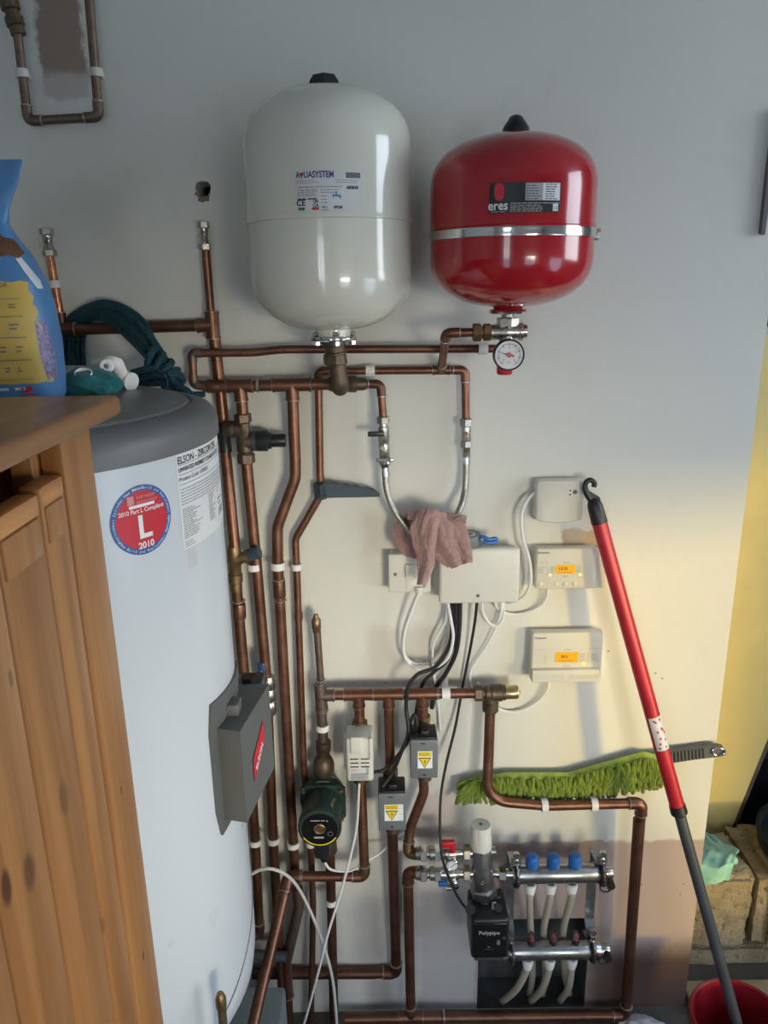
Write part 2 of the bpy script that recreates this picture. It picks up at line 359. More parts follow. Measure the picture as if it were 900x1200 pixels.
CAB = Vector((-0.30, -0.72, 0.0))
def pine(name, along=2, knots=(), tint=1.0):
    t = NT(name); oi = t.n.new('ShaderNodeObjectInfo')
    cb = t.n.new('ShaderNodeCombineXYZ')
    for i in range(3): t.lk(t.math('MULTIPLY', oi.outputs['Random'], 7.0 + i), cb.inputs[i])
    va = t.n.new('ShaderNodeVectorMath'); va.operation = 'ADD'; t.lk(t.co, va.inputs[0]); t.lk(cb.outputs[0], va.inputs[1])
    sc = [34.0, 34.0, 34.0]; sc[along] = 1.6
    f = t.noise(1.0, 5, 0.55, t.map(tuple(sc), co=va.outputs[0]), 0.6)
    sc2 = [120.0, 120.0, 120.0]; sc2[along] = 5.0
    g = t.noise(1.0, 3, 0.5, t.map(tuple(sc2), co=va.outputs[0]))
    h = t.noise(3.0, 2, 0.5, va.outputs[0])
    T = lambda *c: tuple(x * tint for x in c)
    col = t.ramp(f, [(0.30, T(0.25, 0.098, 0.030)), (0.55, T(0.40, 0.178, 0.058)), (0.78, T(0.47, 0.225, 0.080))])
    col = t.mix(t.math('MULTIPLY', t.ramp(g, [(0.5, 0.0), (0.75, 1.0)]), 0.35), col, T(0.20, 0.08, 0.025))
    col = t.mix(t.math('MULTIPLY', t.ramp(h, [(0.35, 0.0), (0.7, 1.0)]), 0.35), col, T(0.30, 0.12, 0.035))
    sp = t.n.new('ShaderNodeSeparateXYZ'); t.lk(t.co, sp.inputs[0])
    for (y, z, a, b, dark) in knots:
        dy = t.math('DIVIDE', t.math('SUBTRACT', sp.outputs[1], y), a); dz = t.math('DIVIDE', t.math('SUBTRACT', sp.outputs[2], z), b)
        d = t.math('SQRT', t.math('ADD', t.math('MULTIPLY', dy, dy), t.math('MULTIPLY', dz, dz)))
        d = t.math('ADD', d, t.math('MULTIPLY', t.math('SUBTRACT', h, 0.5), 0.5))
        col = t.mix(t.math('MULTIPLY', t.ramp(d, [(0.55, 1.0), (1.0, 0.0)]), dark), col, (0.085, 0.032, 0.014))
    t.set(color=col, rough=0.42, coat=0.15); t.bump(g, 0.12, 0.001); return t.m
_kn = []
for (px, py, a, b, dk) in [(36, 1022, 0.012, 0.022, 0.75), (76, 935, 0.011, 0.022, 0.55), (9, 1040, 0.009, 0.02, 0.95), (142, 926, 0.0035, 0.007, 0.95), (168, 1120, 0.004, 0.009, 0.95), (122, 1085, 0.004, 0.012, 0.4), (14, 795, 0.004, 0.009, 0.7)]:
    q = PX(px, py, CAB.x) - CAB; _kn.append((q.y, q.z, a, b, dk))
PINE = pine('pine_upright', 2, _kn); PINE_TOP = pine('pine_top', 1, (), 0.72); PINE_WORN = pine('pine_worn_end', 1, (), 1.5); PINE_PALE = pine('pale_plank', 1, (), 1.7)

def wall_mat():
    t = NT('painted_plaster'); sp = t.n.new('ShaderNodeSeparateXYZ'); t.lk(t.co, sp.inputs[0])
    wob = t.math('MULTIPLY', t.math('SUBTRACT', t.noise(22, 5, 0.6), 0.5), 0.045); wob2 = t.math('MULTIPLY', t.math('SUBTRACT', t.noise(22, 5, 0.6, t.map(loc=(3, 5, 7))), 0.5), 0.045)
    X = t.math('ADD', sp.outputs[0], wob); Z = t.math('ADD', sp.outputs[2], wob2)
    def ss(v, a, b):
        n = t.n.new('ShaderNodeMapRange'); n.interpolation_type = 'SMOOTHSTEP'; n.clamp = True
        t.put(n.inputs['Value'], v); n.inputs['From Min'].default_value = a; n.inputs['From Max'].default_value = b; return n.outputs[0]
    def box(px0, py0, px1, py1, s=0.006, k=1.0):
        a = P(px0, py0); b = P(px1, py1); x0, x1 = min(a.x, b.x), max(a.x, b.x); z0, z1 = min(a.z, b.z), max(a.z, b.z)
        m = t.math('MULTIPLY', t.math('MULTIPLY', ss(X, x0 - s, x0 + s), ss(X, x1 + s, x1 - s)), t.math('MULTIPLY', ss(Z, z0 - s, z0 + s), ss(Z, z1 + s, z1 - s)))
        return t.math('MULTIPLY', m, k) if k != 1 else m
    n1 = t.noise(2.2, 4); n2 = t.noise(40, 5, 0.6)
    col = t.mix(n1, (0.65, 0.635, 0.575), (0.71, 0.70, 0.64))
    col = t.mix(t.math('MULTIPLY', t.ramp(t.noise(7, 5, 0.6), [(0.58, 0.0), (0.8, 1.0)]), 0.3), col, (0.44, 0.40, 0.35))
    col = t.mix(box(30, -70, 105, 114), col, (0.30, 0.225, 0.18))                       # bare plaster behind the pipe loop
    col = t.mix(box(40, 85, 112, 118, 0.01, 0.6), col, (0.62, 0.60, 0.57))
    pink = t.mix(n1, (0.42, 0.315, 0.275), (0.50, 0.40, 0.36))
    col = t.mix(box(560, 988, 1000, 1320, 0.005), col, pink)                             # unpainted plaster low on the right
    col = t.mix(box(488, 930, 545, 990, 0.012, 0.6), col, pink)
    col = t.mix(box(480, 1040, 560, 1120, 0.03, 0.5), col, (0.50, 0.46, 0.47))
    col = t.mix(box(690, 1112, 1000, 1320, 0.05, 0.92), col, (0.095, 0.052, 0.04))       # damp brown foot of the wall
    col = t.mix(box(430, 735, 535, 800, 0.02, 0.5), col, (0.50, 0.44, 0.36))             # filler below the box
    col = t.mix(box(425, 600, 500, 650, 0.02, 0.35), col, (0.45, 0.36, 0.28))
    col = t.mix(box(660, 622, 704, 648, 0.003, 0.8), col, (0.52, 0.36, 0.22))
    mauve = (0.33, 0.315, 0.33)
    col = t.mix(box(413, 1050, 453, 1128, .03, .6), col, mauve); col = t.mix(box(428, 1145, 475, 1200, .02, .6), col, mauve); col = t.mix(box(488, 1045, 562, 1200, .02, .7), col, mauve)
    t.set(color=col, rough=0.62, spec=0.3)
    t.bump(t.math('ADD', t.noise(5, 4), t.math('MULTIPLY', n2, 0.12)), 0.22, 0.012); return t.m
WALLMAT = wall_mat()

# ------------------------------------------------------------------ flat print on surfaces
class Flat:                                   # a plane: origin, axes
    def __init__(s, o, U, V): s.o = Vector(o); s.U = Vector(U).normalized(); s.V = Vector(V).normalized(); s.N = s.U.cross(s.V)
    def __call__(s, u, v, h=0): return s.o + s.U * u + s.V * v + s.N * h
class Round:                                  # an upright cylinder seen from outside
    def __init__(s, cx, cy, r, th, z): s.c = (cx, cy); s.r = r; s.th = th; s.z = z
    def __call__(s, u, v, h=0):
        a = s.th + u / s.r; return Vector((s.c[0] + (s.r + h) * cos(a), s.c[1] + (s.r + h) * sin(a), s.z + v))
def d_rect(mb, S, u0, v0, u1, v1, h=0.0004, n=None):
    n = n or max(1, int(abs(u1 - u0) / 0.006)) if isinstance(S, Round) else 1
    return mb.grid(n + 1, 2, lambda a, b: S(u0 + (u1 - u0) * a, v0 + (v1 - v0) * b, h))
def d_poly(mb, S, pts, h=0.0006): return mb.add([S(u, v, h) for u, v in pts], [tuple(range(len(pts)))])
def d_ring(mb, S, u, v, r0, r1, h=0.0006, n=48, a0=0.0, a1=2 * pi):
    m = n + 1; vs = []
    for k in range(m):
        a = a0 + (a1 - a0) * k / n
        for r in (r0, r1): vs.append(S(u + r * cos(a), v + r * sin(a), h))
    return mb.add(vs, [(2 * k, 2 * k + 1, 2 * k + 3, 2 * k + 2) for k in range(n)])
def d_disc(mb, S, u, v, r, h=0.0005, n=48):
    if isinstance(S, Round):
        for k in range(6): d_ring(mb, S, u, v, r * k / 6 + 1e-5, r * (k + 1) / 6, h, n)
        return mb
    return mb.add([S(u + r * cos(2 * pi * k / n), v + r * sin(2 * pi * k / n), h) for k in range(n)], [tuple(range(n))])
_tc = {}
def text_mesh(txt, size, bold=0.0):
    key = (txt, size, bold)
    if key not in _tc:
        c = bpy.data.curves.new('text', 'FONT'); c.body = txt; c.size = size; c.align_x = 'CENTER'; c.align_y = 'CENTER'; c.offset = bold; c.resolution_u = 3
        o = bpy.data.objects.new('text', c); COL.objects.link(o); dg = bpy.context.evaluated_depsgraph_get(); dg.update()
        me = bpy.data.meshes.new_from_object(o.evaluated_get(dg))
        _tc[key] = ([v.co.copy() for v in me.vertices], [tuple(p.vertices) for p in me.polygons])
        bpy.data.objects.remove(o); bpy.data.curves.remove(c); bpy.data.meshes.remove(me)
    return _tc[key]
def d_text(mb, S, txt, size, u, v, h=0.0009, rot=0.0, sx=1.0, bold=0.0, left=False):
    vs, fs = text_mesh(txt, size, bold); c, s_ = cos(rot), sin(rot)
    off = -min(q.x for q in vs) * sx if left else 0
    return mb.add([S(u + (q.x * sx + off) * c - q.y * s_, v + (q.x * sx + off) * s_ + q.y * c, h) for q in vs], fs)
def d_arc_text(mb, S, txt, size, u, v, R, a_mid, h=0.0009, flip=False):
    n = len(txt); st = size * 0.60 / R
    for k, ch in enumerate(txt):
        if ch == ' ': continue
        a = a_mid + (k - (n - 1) / 2) * st * (1 if flip else -1)
        d_text(mb, S, ch, size, u + R * cos(a), v + R * sin(a), h, a + (pi / 2 if flip else -pi / 2))
    return mb
def d_lines(mb, S, u0, u1, v0, v1, n, h=0.0008, t=0.0008, ragged=0.3, words=True, rg=rnd):     # rows of print too small to read
    for k in range(n):
        v = v0 + (v1 - v0) * (k / max(1, n - 1)); u = u0; e = u1 - (u1 - u0) * rg.random() * ragged
        while u < e - t:
            w = min(e - u, t * rg.uniform(3, 9)) if words else e - u
            d_rect(mb, S, u, v - t / 2, u + w, v + t / 2, h, 1); u += w + t * 1.1
    return mb
# ------------------------------------------------------------------ the setting
EDGE = 0.735; WT = 0.10; CZ = 2.6
hA = P(560, 1130); hB = P(688, 1130); HX0, HX1 = hA.x, hB.x; HZ0, HZ1 = 0.002, P(620, 1077).z
rc = P(238, 221); RS = 0.03
def build_wall():
    mb = MB(); xs = [WX0, rc.x - RS, rc.x + RS, HX0, HX1, EDGE]; zs = [0, HZ0, HZ1, rc.z - RS, rc.z + RS, CZ]
    for i in range(5):
        for j in range(5):
            x0, x1, z0, z1 = xs[i], xs[i + 1], zs[j], zs[j + 1]
            if i == 3 and j == 1: continue
            if i == 1 and j == 3:
                n = 32; ins = []; sq = []
                for k in range(n):
                    a = 2 * pi * k / n; r = 0.0142 * (1 + 0.05 * sin(3 * a) + 0.04 * rnd.uniform(-1, 1))
                    c, s = cos(a), sin(a); m = max(abs(c), abs(s)); ins.append((rc.x + r * c, 0, rc.z + r * s)); sq.append((rc.x + RS * c / m, 0, rc.z + RS * s / m))
                mb.add(ins + sq, [(k, (k + 1) % n, n + (k + 1) % n, n + k) for k in range(n)])
                mb.add(ins + [(p[0], 0.08, p[2]) for p in ins], [(k, (k + 1) % n, n + (k + 1) % n, n + k) for k in range(n)])
                continue
            mb.add([(x0, 0, z0), (x1, 0, z0), (x1, 0, z1), (x0, 0, z1)], [(0, 1, 2, 3)])
    mb.add([(EDGE, 0, 0), (EDGE, WT, 0), (EDGE, WT, CZ), (EDGE, 0, CZ)], [(0, 1, 2, 3)])
    mb.add([(WX0, WT, 0), (EDGE, WT, 0), (EDGE, WT, CZ), (WX0, WT, CZ)], [(3, 2, 1, 0)])
    return mb
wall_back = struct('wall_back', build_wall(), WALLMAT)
m = MB(); m.add([(HX0, 0, HZ0), (HX1, 0, HZ0), (HX1, 0, HZ1), (HX0, 0, HZ1), (HX0, .09, HZ0), (HX1, .09, HZ0), (HX1, .09, HZ1), (HX0, .09, HZ1)], [(0, 1, 5, 4), (1, 2, 6, 5), (2, 3, 7, 6), (3, 0, 4, 7), (4, 5, 6, 7)])
part(wall_back, 'pipe_recess', m, LAGGING, smooth=False)
m = MB(); m.add([(rc.x + .03 * cos(a), .08, rc.z + .03 * sin(a)) for a in [2 * pi * k / 24 for k in range(24)]], [tuple(range(24))])
part(wall_back, 'round_hole', m, HOLE, 'dark round hole through the wall', smooth=False)
m = MB(); m.prism([(rc.x + x, -.0004, rc.z + z) for x, z in ((-.0135, -.005), (-.0165, -.009), (-.010, -.014), (-.011, -.021), (-.003, -.0235), (.004, -.021), (.009, -.022), (.010, -.014), (.014, -.007), (.008, -.0115), (0, -.0142), (-.008, -.0118))], (0, .0006, 0)); part(wall_back, 'chipped_plaster', m, PLASTER_CHIP, 'chipped brown plaster below the hole', smooth=False)
m = MB()
for (a, b) in [((438, 661), (458, 661)), ((440, 684), (457, 684)), ((445, 432), (445, 452))]:
    q0, q1 = P(*a), P(*b); m.rbox((q0.x - .0003, -.0004, q0.z - .0003), (q1.x + .0003, .0002, q1.z + .0003))
for (cx, cy) in [(697, 640), (703, 641), (768, 789), (776, 795), (713, 763), (752, 1036), (801, 1036), (797, 1048), (452, 800), (520, 770)]:
    q = P(cx, cy); m.rbox((q.x - .0022, -.0005, q.z - .0012), (q.x + .0022, .0002, q.z + .0012))
part(wall_back, 'wall_marks', m, INK_GREY, smooth=False, kind='stuff')
FX = WX1
def quad(name, pts, mat): return struct(name, MB().add(pts, [(0, 1, 2, 3)]), mat)
floor = struct('floor', MB().rbox((WX0 - .1, WR_Y - .1, -.1), (FX + .1, 1.2, 0)), CONCRETE)
ceiling = struct('ceiling', MB().rbox((WX0 - .1, WR_Y - .1, CZ), (FX + .1, 1.2, CZ + .1)), CEIL)
struct('wall_left', MB().rbox((WX0 - .1, WR_Y - .1, 0), (WX0, .1, CZ)), ROOM)
m = MB(); ya, yb_ = WR_Y - .1, WR_Y; m.rbox((WX0 - .1, ya, 0), (REAR2[0], yb_, CZ)); m.rbox((REAR2[1], ya, 0), (REAR[0], yb_, CZ)); m.rbox((REAR[1], ya, 0), (FX + .1, yb_, CZ))
for q in (REAR, REAR2): m.rbox((q[0], ya, 0), (q[1], yb_, q[2])); m.rbox((q[0], ya, q[3]), (q[1], yb_, CZ))
struct('wall_rear', m, ROOM)
m = MB(); m.rbox((FX, WR_Y - .1, 0), (FX + .1, SIDE[0], CZ)); m.rbox((FX, SIDE[1], 0), (FX + .1, SIDE2[0], CZ)); m.rbox((FX, SIDE[0], SIDE[3]), (FX + .1, SIDE[1], CZ))
m.rbox((FX, SIDE2[0], 0), (FX + .1, SIDE2[1], SIDE2[2])); m.rbox((FX, SIDE2[0], SIDE2[3]), (FX + .1, SIDE2[1], CZ)); m.rbox((FX, SIDE2[1], 0), (FX + .1, 1.2, CZ))
struct('wall_right', m, ROOM)
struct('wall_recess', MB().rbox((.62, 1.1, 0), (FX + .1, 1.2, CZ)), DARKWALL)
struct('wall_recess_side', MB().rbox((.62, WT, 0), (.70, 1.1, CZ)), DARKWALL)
m = MB(); y0, y1 = WR_Y - .07, WR_Y - .02
for q in (REAR, REAR2):
    xm = (q[0] + q[1]) / 2
    for (a, b, c, d) in [(q[0], q[2], q[0] + .05, q[3]), (q[1] - .05, q[2], q[1], q[3]), (q[0], q[3] - .05, q[1], q[3]), (q[0], q[2], q[1], q[2] + .05), (xm - .025, q[2], xm + .025, q[3])]: m.rbox((a, y0, b), (c, y1, d), .006)
struct('trim_1', m, FRAME_WHITE)
m = MB(); x0, x1 = FX + .02, FX + .07
for (a, b, c, d) in [(SIDE[0], 0, SIDE[0] + .06, SIDE[3]), (SIDE[1] - .05, 0, SIDE[1], SIDE[3]), (SIDE[0], SIDE[3] - .05, SIDE[1], SIDE[3])]: m.rbox((x0, a, b), (x1, c, d), .006)
struct('trim_2', m, FRAME_WHITE)
struct('sun_block_panel', MB().rbox((FX + .025, SIDE[0] + .06, 0), (FX + .065, -2.0, .80), .004).rbox((FX + .025, -2.0, 0), (FX + .065, SIDE[1] - .05, .36), .004), FRAME_WHITE)  # unseen stepped panels added to keep the sun off the wall foot
struct('ground_outside', MB().rbox((-14, -16, -.25), (16, 8, -.12)), GROUND)

# ------------------------------------------------------------------ hot water cylinder on its plinth
TCX, TCY, TR = -0.5175, -0.42, 0.275
pl = thing('plinth', 'grey-green painted plinth under the tall white water cylinder', 'plinth', (TCX, TCY, 0))
part(pl, 'lower_step', MB().rbox((-.82, -.69, 0), (-.238, -.148, .25), .008), PLINTH)
part(pl, 'upper_block', MB().rbox((-.70, -.60, .25), (-.335, -.24, .56), .006), PLINTH)
tank = thing('water_cylinder', 'tall white hot water cylinder with dark grey lid and red round sticker', 'water cylinder', (TCX, TCY, .56))
part(tank, 'body', MB().lathe([(.0, .56), (.225, .56), (.255, .568), (.270, .59), (.2745, .625), (.275, .66), (.275, 1.0), (.275, 1.3), (.275, 1.549)], (TCX, TCY, 0), seg=96), TANK)
lid = part(tank, 'lid', MB().lathe([(.2755, 1.546), (.2785, 1.547), (.2785, 1.566), (.276, 1.577), (.268, 1.586), (.252, 1.5915), (.2435, 1.5920), (.2415, 1.5895), (.2385, 1.5895), (.236, 1.5945), (.225, 1.5985), (.20, 1.600), (.1, 1.605), (0, 1.606)], (TCX, TCY, 0), seg=96), LID_GREY)
DARK_LINE = MB()
DARK_LINE.sweep([(TCX + .2755 * cos(a), TCY + .2755 * sin(a), .585 + .11 * max(0, (a + 1.0)) ** 1.5) for a in [-1.3 + .05 * k for k in range(34)]], .0011, 6)
part(tank, 'dark_line', DARK_LINE, GREY, 'thin dark line lying down the lower side')  # thin dark line curving round the lower side
def tank_hit(px, py):
    d = ray(px, py); ox, oy = EYE.x - TCX, EYE.y - TCY; a = d.x ** 2 + d.y ** 2; b = 2 * (ox * d.x + oy * d.y); c = ox * ox + oy * oy - TR * TR
    t = (-b - sqrt(max(0, b * b - 4 * a * c))) / (2 * a); p = EYE + d * t; return p, atan2(p.y - TCY, p.x - TCX)
p, th = tank_hit(167.5, 609); S = Round(TCX, TCY, TR, th, p.z)
st = part(tank, 'round_sticker', d_disc(MB(), S, 0, 0, .0445, .0004, 64), INK_RED, 'red round sticker with blue border and a white L')
part(st, 'blue_border', d_ring(MB(), S, 0, 0, .0372, .0445, .0006, 64), BLUE_RING)
m = MB()
d_text(m, S, 'L', .041, .001, -.010, bold=.0011); d_text(m, S, '2010', .0115, .001, -.0325, bold=.0003); d_text(m, S, '2010 Part L Compliant', .0078, 0, .0125, sx=.92, bold=.0001)
d_rect(m, S, -.018, .0168, .019, .0205, .0009)
d_arc_text(m, S, 'New Build and Replacement Cylinder', .0050, 0, 0, .0408, -pi / 2 + .25, flip=True)
d_arc_text(m, S, 'New Build and Replacement Cylinder', .0050, 0, 0, .0408, 0.55)
d_arc_text(m, S, 'Replacement Cylinder New Build', .0050, 0, 0, .0408, 2.6)
part(st, 'lettering', m, INK_WHITE, smooth=False)
m = MB(); d_text(m, S, 'hot water', .0074, .0075, .0298, sx=.95); d_text(m, S, 'association', .0074, .0085, .0238, sx=.95); d_rect(m, S, -.0195, .0215, -.0105, .0325, .0009)
part(st, 'pale_lettering', m, INK_PINK, smooth=False)
p, th0 = tank_hit(206, 546); S = Round(TCX, TCY, TR, th0, 1.5445); LW = TR * radians(40)
lb = part(tank, 'paper_label', d_rect(MB(), S, 0, -.128, LW, .0012), PAPER, 'white paper label full of small print')
part(lb, 'clear_film', d_rect(MB(), S, .006, -.158, .03, -.128), BAGWHITE)
m = MB(); d_text(m, S, 'ELSON - ZIRCON 250i', .0135, .0035, -.0075, left=True, sx=.92, bold=.0002); d_text(m, S, 'UNVENTED INDIRECT CYLINDER 250 LITRE', .0078, .0035, -.020, left=True, sx=.9, bold=.0002)
for v in (-.0135, -.0262, -.0395): d_rect(m, S, .003, v - .0003, LW - .004, v + .0003, .0008)
d_text(m, S, 'Product Code: 4300301', .0085, .0035, -.0328, left=True, sx=.95)
part(lb, 'lettering', m, INK, smooth=False)
m = MB(); d_lines(m, S, .004, LW - .006, -.046, -.066, 6, t=.0011, ragged=.25); d_lines(m, S, .004, .055, -.073, -.112, 16, t=.0010, ragged=.55)
d_lines(m, S, .075, .105, -.070, -.108, 15, t=.0010, ragged=.6); d_lines(m, S, .112, .140, -.066, -.076, 3, t=.0010, ragged=.5)
d_lines(m, S, .115, .150, -.088, -.094, 2, t=.0024, ragged=.5); d_lines(m, S, .004, .028, -.118, -.124, 3, t=.0009)
for k in range(4): d_rect(m, S, .118 + .008 * k, -.113, .121 + .008 * k, -.101 + .002 * (k % 2), .0008)
part(lb, 'fine_print', m, INK_GREY, smooth=False, kind='stuff')
# the thermostat cover on the side of the cylinder
cv = part(tank, 'thermostat_cover', MB().prism([(-.264, -.500, .970), (-.216, -.512, .970), (-.193, -.372, .970), (-.25, -.372, .970)], (0, 0, .158)), GREY, 'grey plastic thermostat cover with a red badge')
A0, A1 = radians(-21), radians(14)
def flange(u, v):
    a = A0 + (A1 - A0) * u; e_ = abs(2 * v - 1); zt = 1.172 - .012 * u; zb = .948 + .03 * u; u2 = u * (1 - .0) + .05 * (1 - u) * max(0, e_ - .75) * 4 * (1 if u < .5 else 0); a = A0 + (A1 - A0) * u2; r = TR + .004
    return (TCX + r * cos(a), TCY + r * sin(a), zb + (zt - zb) * v)
part(cv, 'flange', MB().grid(18, 6, flange, .0045), GREY)
part(cv, 'top_tab', MB().rbox((-.249, -.470, 1.126), (-.225, -.44, 1.146), .003), GREY)
S = Flat((-.2040, -.445, 1.052), (.023, .140, 0), (0, 0, 1))
m = MB(); d_poly(m, S, [(-.026, -.040), (.030, -.002), (.030, .036), (-.026, .000)]); part(cv, 'red_badge', m, INK_RED, smooth=False)
m = MB(); d_text(m, S, 'ELSON', .0140, .002, -.0120, rot=.60, bold=.0004); part(cv, 'badge_lettering', m, INK_WHITE, smooth=False)
m = MB(); q0, q1 = P(276, 800, .33), P(309, 823, .33); m.rbox((q0.x, -.37, q1.z), (q1.x, -.29, q0.z), .006); m.cyl(((q0.x + q1.x) / 2, -.33, q0.z), ((q0.x + q1.x) / 2, -.33, q0.z + .012), .012)
part(cv, 'cable_entry', m, BLACK, 'black cable entry block')

# ------------------------------------------------------------------ pine cabinet
cab = thing('pine_cabinet', 'orange pine cabinet with plank doors in front of the white cylinder', 'cabinet', CAB)
X0 = CAB.x; YF = -0.72; ZT = 1.625; YN = -1.42
def YX(px, py): return PX(px, py, X0).y
y_st = YX(109, 800); y_sm = YX(79, 800)
part(cab, 'top', MB().rbox((-1.0, YN - .02, ZT), (-.272, YF + .022, ZT + .021), .006, 3), PINE_TOP)
part(cab, 'stile', MB().rbox((X0 - .022, y_st + .0015, 0), (X0, YF, ZT), .0025), PINE)
part(cab, 'back_panel', MB().rbox((-1.0, YF - .02, 0), (X0 - .023, YF - .001, ZT)), PINE)
part(cab, 'side_post', MB().rbox((X0 - .045, y_st - .012, 0), (X0 - .024, y_st + .03, ZT - .001), .002), PINE)
ztop = PX(58, 566, X0).z
part(cab, 'shelf', MB().rbox((-.98, YN, ztop - .09), (X0 - .035, YF - .022, ztop - .07)), PINE)
part(cab, 'inner_wall', MB().rbox((-.99, YN, 0), (-.97, YF - .022, ZT - .001)), PINE)
part(cab, 'near_side', MB().rbox((-1.0, YN - .018, 0), (X0 - .001, YN, ZT)), PINE)
yb = [y_st - .002, y_sm, y_sm - .083, y_sm - .166, y_sm - .249, y_sm - .332, YN + .003]
zo = [.0, -.004, -.012, -.004, -.006, -.004]
for k in range(6):
    pk = part(cab, 'door_plank', MB().rbox((X0 - .020 + (0 if k < 1 else -.002), yb[k + 1] + .0012, .06), (X0 - (.001 if k else 0), yb[k] - (.0012 if k else .003), ztop + zo[k]), .0028, 2), PINE)
    if k < 3:
        part(cab, 'worn_door_edge', MB().rbox((X0 - .021, yb[k + 1] + .003, ztop + zo[k] - .018), (X0 + .0012, yb[k] - .004, ztop + zo[k] + .0015), .004, 2), PINE_WORN, 'pale worn top edge of the door')
        zr = ztop + zo[k] - .052
        part(cab, 'door_moulding', MB().rbox((X0 - .004, yb[k + 1] + .004, zr), (X0 + .0022, yb[k] - .010, ztop + zo[k] - .018), .0022, 2), PINE)

# ------------------------------------------------------------------ expansion vessels
def superdome(R, h, n=14, e=2.35):
    return [(R * cos(t) ** (2 / e), h * sin(t) ** (2 / e)) for t in [pi / 2 * k / n for k in range(n + 1)]]
def vessel(name, label, cx, d, R, zb, zt, hb, ht, zs, mat, step=0.0):
    v = thing(name, label, 'expansion vessel', (cx, -d, zb))
    low = [(r, zb + hb - h) for r, h in superdome(R, hb)][::-1]; up = [(r, zt - ht + h) for r, h in superdome(R + step, ht)]
    prof = low + [(R, zb + hb + .01), (R, zs - .0012), (R + step + .0012, zs), (R + step + .0008, zs + .004), (R + step, zs + .008), (R + step, zt - ht - .01)] + up
    part(v, 'shell', MB().lathe(prof, (cx, -d, 0), seg=72), mat); return v
VD = 0.155
wc = P(386, 250, VD).x; wz0 = P(393, 387, VD).z; wz1 = P(383, 103, VD).z; wzs = P(388, 255, VD + .12).z; WRr = .1335
wv = vessel('white_expansion_vessel', 'large glossy white expansion vessel on the wall, left of the red one', wc, VD, WRr, wz0, wz1, .085, .088, wzs, VESSEL_WHITE, .001)
def cap_piece(top, w, h, b): return MB().prism([(top.x - w, top.y, top.z), (top.x - w * .62, top.y, top.z + h * .8), (top.x - w * .3, top.y, top.z + h), (top.x + w * .38, top.y, top.z + h), (top.x + w * .62, top.y, top.z + h * .75), (top.x + w, top.y, top.z)], (0, b, 0))
part(wv, 'valve_cap', MB().lathe([(.029, -.012), (.026, .004), (.019, .014), (.010, .0165), (0, .017)], (wc - .001, -VD, wz1 + .003), seg=6), BLACK)
S = Round(wc, -VD, WRr + .0016, -pi / 2 + math.asin(0), 0)
def vessel_uv(S, px, py):
    dd = ray(px, py); ox, oy = EYE.x - S.c[0], EYE.y - S.c[1]; a = dd.x ** 2 + dd.y ** 2; b = 2 * (ox * dd.x + oy * dd.y); c = ox * ox + oy * oy - S.r ** 2
    t = (-b - sqrt(max(0, b * b - 4 * a * c))) / (2 * a); q = EYE + dd * t; return atan2(q.y - S.c[1], q.x - S.c[0]), q.z
a0, z0 = vessel_uv(S, 348, 247.5); a1, z1 = vessel_uv(S, 423, 200); S.th = a0; S.z = z0; LW = (a1 - a0) * S.r; LH = z1 - z0
lb = part(wv, 'data_label', d_rect(MB(), S, 0, 0, LW, LH), PAPER_VESSEL, 'white printed data label')
m = MB(); d_text(m, S, 'A', .0125, .0006, LH - .0060, sx=.74, bold=.0003, left=True); d_text(m, S, 'UASYSTEM', .0125, .0134, LH - .0060, sx=.74, bold=.0003, left=True); part(lb, 'lettering', m, INK_BLUE, smooth=False)
m = MB(); d_poly(m, S, [(.0068, LH - .0025), (.0128, LH - .0025), (.0128, LH - .006), (.0110, LH - .0075), (.0104, LH - .0105), (.0092, LH - .0105), (.0086, LH - .0075), (.0068, LH - .006)]); part(lb, 'emblem', m, INK_RED, smooth=False)
m = MB(); d_rect(m, S, LW * .76, LH - .0105, LW * .985, LH - .003, .0006); part(lb, 'barcode_box', m, INK_GREY, smooth=False)
m = MB(); d_lines(m, S, .002, LW * .40, LH - .0135, LH - .0165, 2, t=.0007); d_lines(m, S, LW * .6, LW * .98, LH - .0135, LH - .0165, 2, t=.0007)
d_lines(m, S, .004, LW * .72, LH - .0225, LH - .0225, 1, t=.0010, ragged=0); d_lines(m, S, .002, LW * .33, LH - .0265, LH - .0345, 4, t=.0009, ragged=.1); d_lines(m, S, LW * .38, LW * .66, LH - .0265, LH - .0300, 2, t=.0008)
d_lines(m, S, LW * .38, LW * .50, LH - .035, LH - .044, 3, t=.0009); d_lines(m, S, LW * .38, LW * .52, LH - .050, LH - .054, 2, t=.0009)
part(lb, 'fine_print', m, INK_GREY, smooth=False, kind='stuff')
m = MB(); d_text(m, S, 'AKB18', .0060, LW * .855, LH - .0235, bold=.0003); d_text(m, S, 'CE', .0115, .0070, .0105, bold=.0003); d_text(m, S, 'UK', .0060, LW * .30, .0125, bold=.0002); d_text(m, S, 'CA', .0060, LW * .30, .0070, bold=.0002); d_text(m, S, 'EPDM', .0050, LW * .63, .004, bold=.0002); d_text(m, S, '18 L', .0050, LW * .43, .004)
d_lines(m, S, .002, LW * .33, LH - .0385, LH - .0385, 1, t=.0017, ragged=0)
part(lb, 'black_lettering', m, INK, smooth=False, kind='stuff')
m = MB(); d_rect(m, S, .0025, .0008, .0125, .0046, .0005); part(lb, 'green_mark', m, INK_GREEN, smooth=False)
m = MB(); d_rect(m, S, LW * .235, .0008, LW * .345, .0046, .0005); part(lb, 'red_mark', m, INK_RED, smooth=False)
m = MB(); u = LW * .62; v = LH * .36
